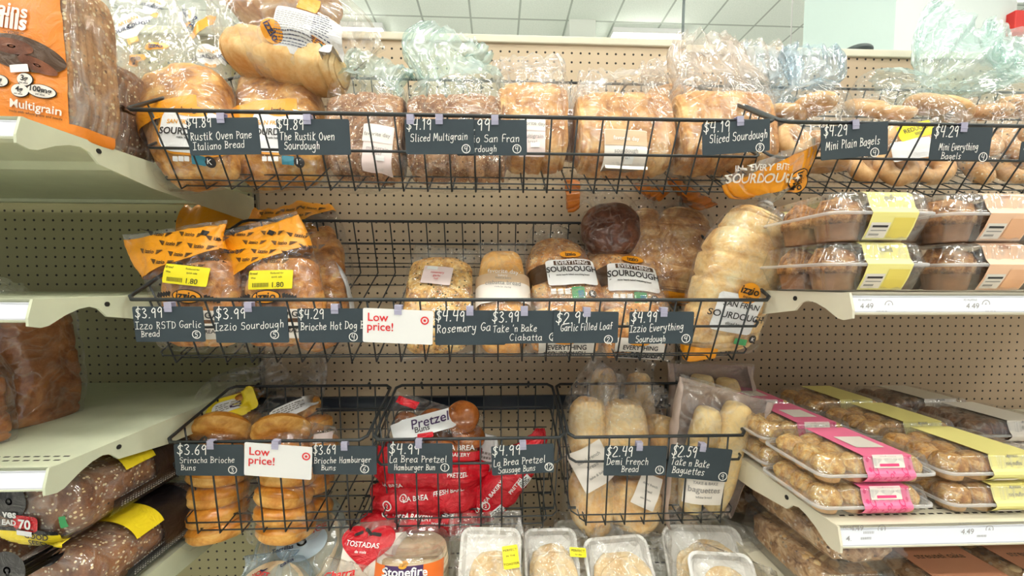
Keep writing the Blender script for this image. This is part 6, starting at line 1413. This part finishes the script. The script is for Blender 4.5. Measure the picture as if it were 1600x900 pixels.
def muffin_box(lab, x, y, z, kind, sleeve, grp, w, d, h, nx, ny, r, mtop, cup, flange=.5, texts=(), smat='ink', sw=.5, dark=False, x_off=0, cat='muffin box', band2=None):
    """clear clamshell: tray, domed lid, muffins, paper sleeve over top and front"""
    e = empty('muffin_box', lab, cat, (x, y, z), grp); zf = h * flange
    link('tray', shell([(w * .80, d * .80, .012, .0015), (w * .82, d * .82, .014, .003), (w * .95, d * .95, .016, zf), (w * .96, d * .96, .018, zf + .001)], (True, False), .012), M['rigid'], e)
    link('rim', shell([(w * .955, d * .955, .018, zf + .0005), (w * .985, d * .985, .018, zf), (w, d, .018, zf + .001), (w, d, .018, zf + .0045), (w * .985, d * .985, .018, zf + .0055), (w * .955, d * .955, .018, zf + .005)], (False, False)), M['rim'], e)
    link('lid', shell([(w * .97, d * .97, .018, zf + .0056), (w * .965, d * .965, .02, zf + .006), (w * .95, d * .95, .022, zf + .012), (w * .9, d * .9, .022, h * .93), (w * .86, d * .86, .022, h * .985), (w * .8, d * .8, .02, h)], (False, True), .012), M['lid'], e)
    for i in range(nx):
        for j in range(ny):
            key = (r, mtop, (i + j * 2) % 3)
            if key not in MUF:
                bm = muffin_bm(r, h * .92 if kind == 'big' else h * .86, len(MUF)); me = bpy.data.meshes.new('muffin'); bm.to_mesh(me); bm.free(); me.materials.append(M[mtop]); me.materials.append(M[cup])
                for p in me.polygons: p.use_smooth = True
                MUF[key] = me
            o = bpy.data.objects.new('muffin', MUF[key]); COL.objects.link(o); o.parent = e
            o.location = ((i - (nx - 1) / 2) * w * .86 / nx, (j - (ny - 1) / 2) * d * .86 / ny, .003); o.rotation_euler = (0, 0, (i * 7 + j * 3) * .9)
    # sleeve
    hw = w * sw / 2; prof = [(d * .42, h + .0012), (-d * .38, h + .0012), (-d * .435, h * .95), (-d * .475, zf + .012), (-d * .512, zf + .003), (-d * .465, zf * .55), (-d * .405, .004)]
    bm = bmesh.new(); P = [crom([list(q) for q in prof], i / 5) for i in range(0, (len(prof) - 1) * 5 + 1)] if kind == 'mini' else []
    if kind != 'mini':
        P = [[prof[min(i // 5, len(prof) - 2)][c] + (prof[min(i // 5, len(prof) - 2) + 1][c] - prof[min(i // 5, len(prof) - 2)][c]) * (i / 5 - min(i // 5, len(prof) - 2)) for c in (0, 1)] for i in range(0, (len(prof) - 1) * 5 + 1)]
    P = resample(P, 40)
    rows = [[bm.verts.new((x_off + hw * (2 * i / 8 - 1), a, b)) for i in range(9)] for a, b in P]
    for a, b in zip(rows, rows[1:]):
        for i in range(8): bm.faces.new((a[i], a[i + 1], b[i + 1], b[i]))
    s = link('sleeve', bm, M[sleeve], e, False)
    def onfront(bm, t0, t1, off):
        """map a drawing (x, z in 0..1) on the sleeve's front between profile parameters"""
        n = len(P) - 1
        for v in bm.verts:
            t = (t0 + (t1 - t0) * (1 - v.co.z)) * n; i = min(int(max(t, 0)), n - 1); f = t - i; a, b = P[i], P[i + 1]
            y_, z_ = a[0] + (b[0] - a[0]) * f, a[1] + (b[1] - a[1]) * f; nx_, nz_ = Vector((b[1] - a[1], -(b[0] - a[0]))).normalized()
            if nx_ > .2 or nz_ < -.9: nx_, nz_ = -nx_, -nz_
            if abs(nx_) < .2 and nz_ < 0: nz_ = -nz_
            v.co = Vector((x_off + v.co.x * hw * 2, y_ + nx_ * off, z_ + nz_ * off))
        return bm
    for (tx, sz, xx, zz, m, t0, t1) in texts:
        bm = bmesh.new(); vs, fs, ww = text2d(tx, .01); asp = sz * (hw * 2) / (h * 1.0)
        V = [bm.verts.new((xx + (a - ww / 2) * sz, 0, zz + b * sz * 2.2)) for a, b in vs]
        for f in fs:
            try: bm.faces.new([V[i] for i in f])
            except ValueError: pass
        link('lettering', onfront(bm, t0, t1, .0008), M[m], s, False)
    if band2:
        for (x0, x1, z0, z1, m, t0, t1, off) in band2:
            bm = bmesh.new(); V = [[bm.verts.new((x0 + (x1 - x0) * i / 4, 0, z0 + (z1 - z0) * j / 6)) for i in range(5)] for j in range(7)]
            for j in range(6):
                for i in range(4): bm.faces.new((V[j][i], V[j][i + 1], V[j + 1][i + 1], V[j + 1][i]))
            link('printed_panel', onfront(bm, t0, t1, off), M[m], s, False)
    if sleeve == 'pink':
        bm = bmesh.new()
        for (cx_, cz_, r0, r1) in ((.2, .26, .055, .085), (.2, .26, .1, .115), (.8, .26, .055, .085), (.8, .26, .1, .115), (.5, .2, 0, .04), (.38, .3, 0, .03), (.62, .32, 0, .03), (.1, .55, 0, .04), (.92, .6, 0, .035), (.07, .8, 0, .04), (.94, .85, 0, .03), (.2, .52, .05, .075), (.8, .52, .05, .075), (.42, .48, 0, .025), (.56, .47, 0, .025), (.3, .1, 0, .03), (.68, .12, 0, .03), (.5, .38, .03, .05)):
            b2 = bmesh.new(); ringshape(b2, cx_ - .5, 0, r0 * .8, r1 * .8, 0, 16)
            for f in b2.faces:
                V = [bm.verts.new((v.co.x, 0, cz_ + v.co.z * 1.9)) for v in f.verts]; bm.faces.new(V)
            b2.free()
        link('printed_pattern', onfront(bm, .66, 1.0, .0006), M['pinkdark'], s, False)
    return e
zt = 1.4562; BW, BD, BH = .178, .168, .0795
yb = .583 + BD / 2
xl = at(1372, 420, .59).x; 
LT = [('banana', .12, 0, .62, 'greyink', .40, .80), ('nut', .12, 0, .34, 'greyink', .0, .5), ('muffins', .1, 0, .06, 'goldink', .0, .5)]
NP = [(-.46, -.04, .02, .62, 'paper', .80, .99, .0006), (.0, .46, .02, .8, 'lemon2', .80, .99, .0006), (-.42, -.08, .44, .52, 'ink', .80, .99, .0012), (-.42, -.08, .3, .34, 'greyink', .80, .99, .0012), (-.42, -.2, .12, .2, 'greyink', .80, .99, .0012)]
LT2 = [(a, b, c, d_, 'greyink', .42, .72) for a, b, c, d_, *_ in LT]
for col, (dx, sl, word) in enumerate(((0, 'lemon', 'yellow'), (.196, 'peach', 'peach'), (.392, 'peach', 'peach'))):
    for lev in range(2):
        for dep in range(2):
            if col == 2 and dep: continue
            lab = f"four-muffin clear box with {word} sleeve, {('bottom', 'top')[lev]} of the {('front', 'back')[dep]} stack" + (' at right edge' if col == 2 else '')
            tx = LT2 if sl == 'lemon' else [('coffee cake', .1, 0, .45, 'brownlabel', .42, .72), ('muffins', .09, 0, .15, 'brownlabel', .42, .72)]
            muffin_box(lab, xl + dx + .004 * ((lev + col) % 2), yb + dep * (BD + .006), zt + lev * (BH + .0008), 'big', sl, 'clear boxes of large muffins', BW, BD, BH, 2, 2, .0345, 'muffin', 'cup_brown', .52, tx, sw=.42, x_off=.012, band2=[(a, b, c, d_, 'peach2' if (sl == 'peach' and m_ == 'lemon2') else m_, t0, t1, of) for a, b, c, d_, m_, t0, t1, of in NP])
# mini muffins: rows of boxes, two high, three deep
MW, MD, MH = .206, .142, .050
zr = 1.0842
xp = at(1362, 780, .60).x; 
PP = [(-.32, .32, .58, .98, 'paper', .66, .99, .0012), (-.2, .2, .62, .69, 'pinkdark', .66, .99, .0018)]
PT = [('birthday', .1, 0, .85, 'greyink', .66, .99), ('cake', .1, 0, .74, 'greyink', .66, .99)]
TOPP = [(-.3, .3, .18, .62, 'paper', .04, .62, .0012)]
YT_ = [('lemon', .1, 0, .8, 'greyink', .66, .99), ('mini muffins', .07, 0, .6, 'greyink', .66, .99)]
YP = [(-.4, .1, .02, .2, 'paper', .66, .99, .0012)]
cols = [(0, 'pink', 'pink', 'muffin_pale', PT, PP + TOPP), (.222, 'lemon', 'yellow', 'muffin_gold', YT_, YP), (.444, 'paper', 'white', 'muffin_cocoa', [('double', .1, 0, .8, 'greyink', .66, .99), ('chocolate', .08, 0, .6, 'greyink', .66, .99)], None)]
rowname = ('front', 'middle', 'back'); levname = ('lower', 'upper')
for c_, (dx, sl, word, mt, tx, b2) in enumerate(cols):
    for dep in range(3):
        for lev in range(2):
            if c_ == 2 and dep == 0: continue
            muffin_box(f"mini muffin box with {word} sleeve, {levname[lev]} one of the {rowname[dep]} stack", xp + dx + (.014 if dep else 0) + .003 * ((lev * 2 + dep + c_) % 3 - 1), .584 + MD / 2 + dep * (MD + .008) + .004 * lev, zr + lev * (MH + .0012), 'mini', sl, 'clear boxes of mini muffins', MW, MD, MH, 4, 3, .0235, mt, 'cup_pale' if c_ < 2 else 'cup_brown', .36, tx, sw=.40, x_off=.016, cat='mini muffin box', band2=b2)
# price strips: small print on the two right shelves
def strip_print(S, z, items, mat='greyink'):
    bm = bmesh.new()
    for (px, py, sz, tx) in items:
        p = at(px, py, .574); flat_text(bm, tx, p.x - S.location.x, p.z - S.location.z, sz, -.0105 + (0.034 + (p.z - S.location.z)) * .24 - .0012, False, .0)
    link('strip_print', bm, M[mat], S, False)
strip_print(R2, 0, [(1338, 482, .0125, '4.49'), (1338, 470, .004, 'FD MUFFINS'), (1362, 488, .0045, 'IIIIII IIII III'), (1502, 482, .0125, '4.49'), (1502, 470, .004, 'FD MUFFINS'), (1530, 488, .0045, 'IIIIII IIII III')])
strip_print(R3, 0, [(1327, 828, .0125, '4.49'), (1317, 842, .013, '4.'), (1316, 826, .007, 'PC 1'), (1346, 832, .006, 'IIIIIIIIIIII'), (1340, 840, .006, 'IIIIIIIIIIII'), (1497, 832, .0125, '4.49'), (1497, 819, .004, 'FD MUFFINS'), (1520, 836, .0055, 'IIIIIIIIIIII')])
for S, pts in ((R2, ((1384, 476), (1535, 475))), (R3, ((1376, 825), (1543, 825)))):
    bm = bmesh.new()
    for px, py in pts:
        p = at(px, py, .574); ringshape(bm, p.x - S.location.x, p.z - S.location.z, .0056, .0066, -.0117 + (.034 + (p.z - S.location.z)) * .24, 24); flat_text(bm, '6', p.x - S.location.x, p.z - S.location.z - .003, .008, -.0117 + (.034 + (p.z - S.location.z)) * .24, True)
    link('circle_print', bm, M['greyink'], S, False)

# streusel pastries in long clear boxes on the lowest right shelf
def pastry_box(lab, x, y, z, w, d, h, seed, lbl=None, rz=0):
    e = empty('pastry_box', lab, 'pastry box', (x, y, z), 'clear boxes of streusel pastry'); e.rotation_euler = (0, 0, R(rz))
    link('tray', shell([(w * .9, d * .95, .012, .001), (w * .95, d * .975, .014, h * .35), (w, d, .016, h * .36), (w, d, .016, h * .42)], (True, False)), M['rigid'], e)
    link('lid', shell([(w, d, .016, h * .425), (w * .95, d * .97, .016, h * .5), (w * .9, d * .95, .016, h * .96), (w * .84, d * .92, .014, h)], (False, True)), M['rigid'], e)
    bm = blob(w * .42, d * .455, h * .42, .55, .4, 48, 26, .10, 34, seed); o = link('pastry', bm, M['cookie'], e); o.location = (0, 0, h * .46)
    bm = bmesh.new(); rnd = random.Random(seed)
    for i in range(34):
        b2 = blob(rnd.uniform(.006, .011), rnd.uniform(.006, .012), rnd.uniform(.004, .007), 1, 1, 8, 6, .25, 90, i); xx, yy = rnd.uniform(-w * .34, w * .34), rnd.uniform(-d * .40, d * .40)
        bmesh.ops.translate(b2, verts=b2.verts, vec=(xx, yy, h * (.86 - .5 * (xx / w) ** 2))); me = bpy.data.meshes.new('t'); b2.to_mesh(me); b2.free(); bm.from_mesh(me); bpy.data.meshes.remove(me)
    link('streusel_crumbs', bm, M['demi'], e)
    if lbl:
        bm = bmesh.new(); box(bm, -w * .40, w * .40, -d * .5, -d * .05, h + .001, h + .0016); l_ = link('label', bm, M[lbl], e, False)
        bm = bmesh.new(); vs, fs, ww = text2d('streusel cake', .01)
        V = [bm.verts.new(((a - ww / 2) * .018, -d * .30 + b * .018, h + .0019)) for a, b in vs]
        for f in fs:
            try: bm.faces.new([V[i] for i in f])
            except ValueError: pass
        link('lettering', bm, M['brownband'], l_, False)
    return e
zb = .8862
pastry_box('long clear box of streusel pastry at left end of the lowest right shelf', .640, .735, zb, .150, .235, .075, 181, None, 0)
pastry_box('clear box of streusel pastry on top of the left pastry stack', .652, .745, zb + .0765, .146, .25, .066, 186, None, 4)
pastry_box('clear pastry box with a brown label, second along the lowest right shelf', .815, .720, zb, .165, .24, .08, 182, 'brownlabel')
pastry_box('clear pastry box with a brown label, third along the lowest right shelf', .995, .720, zb, .165, .24, .08, 183, 'brownlabel')
pastry_box('clear pastry box behind the left streusel boxes near the wall', .640, .985, zb, .150, .21, .08, 184)
pastry_box('clear pastry box standing behind the brown labelled ones', .87, .975, zb, .165, .22, .08, 185)
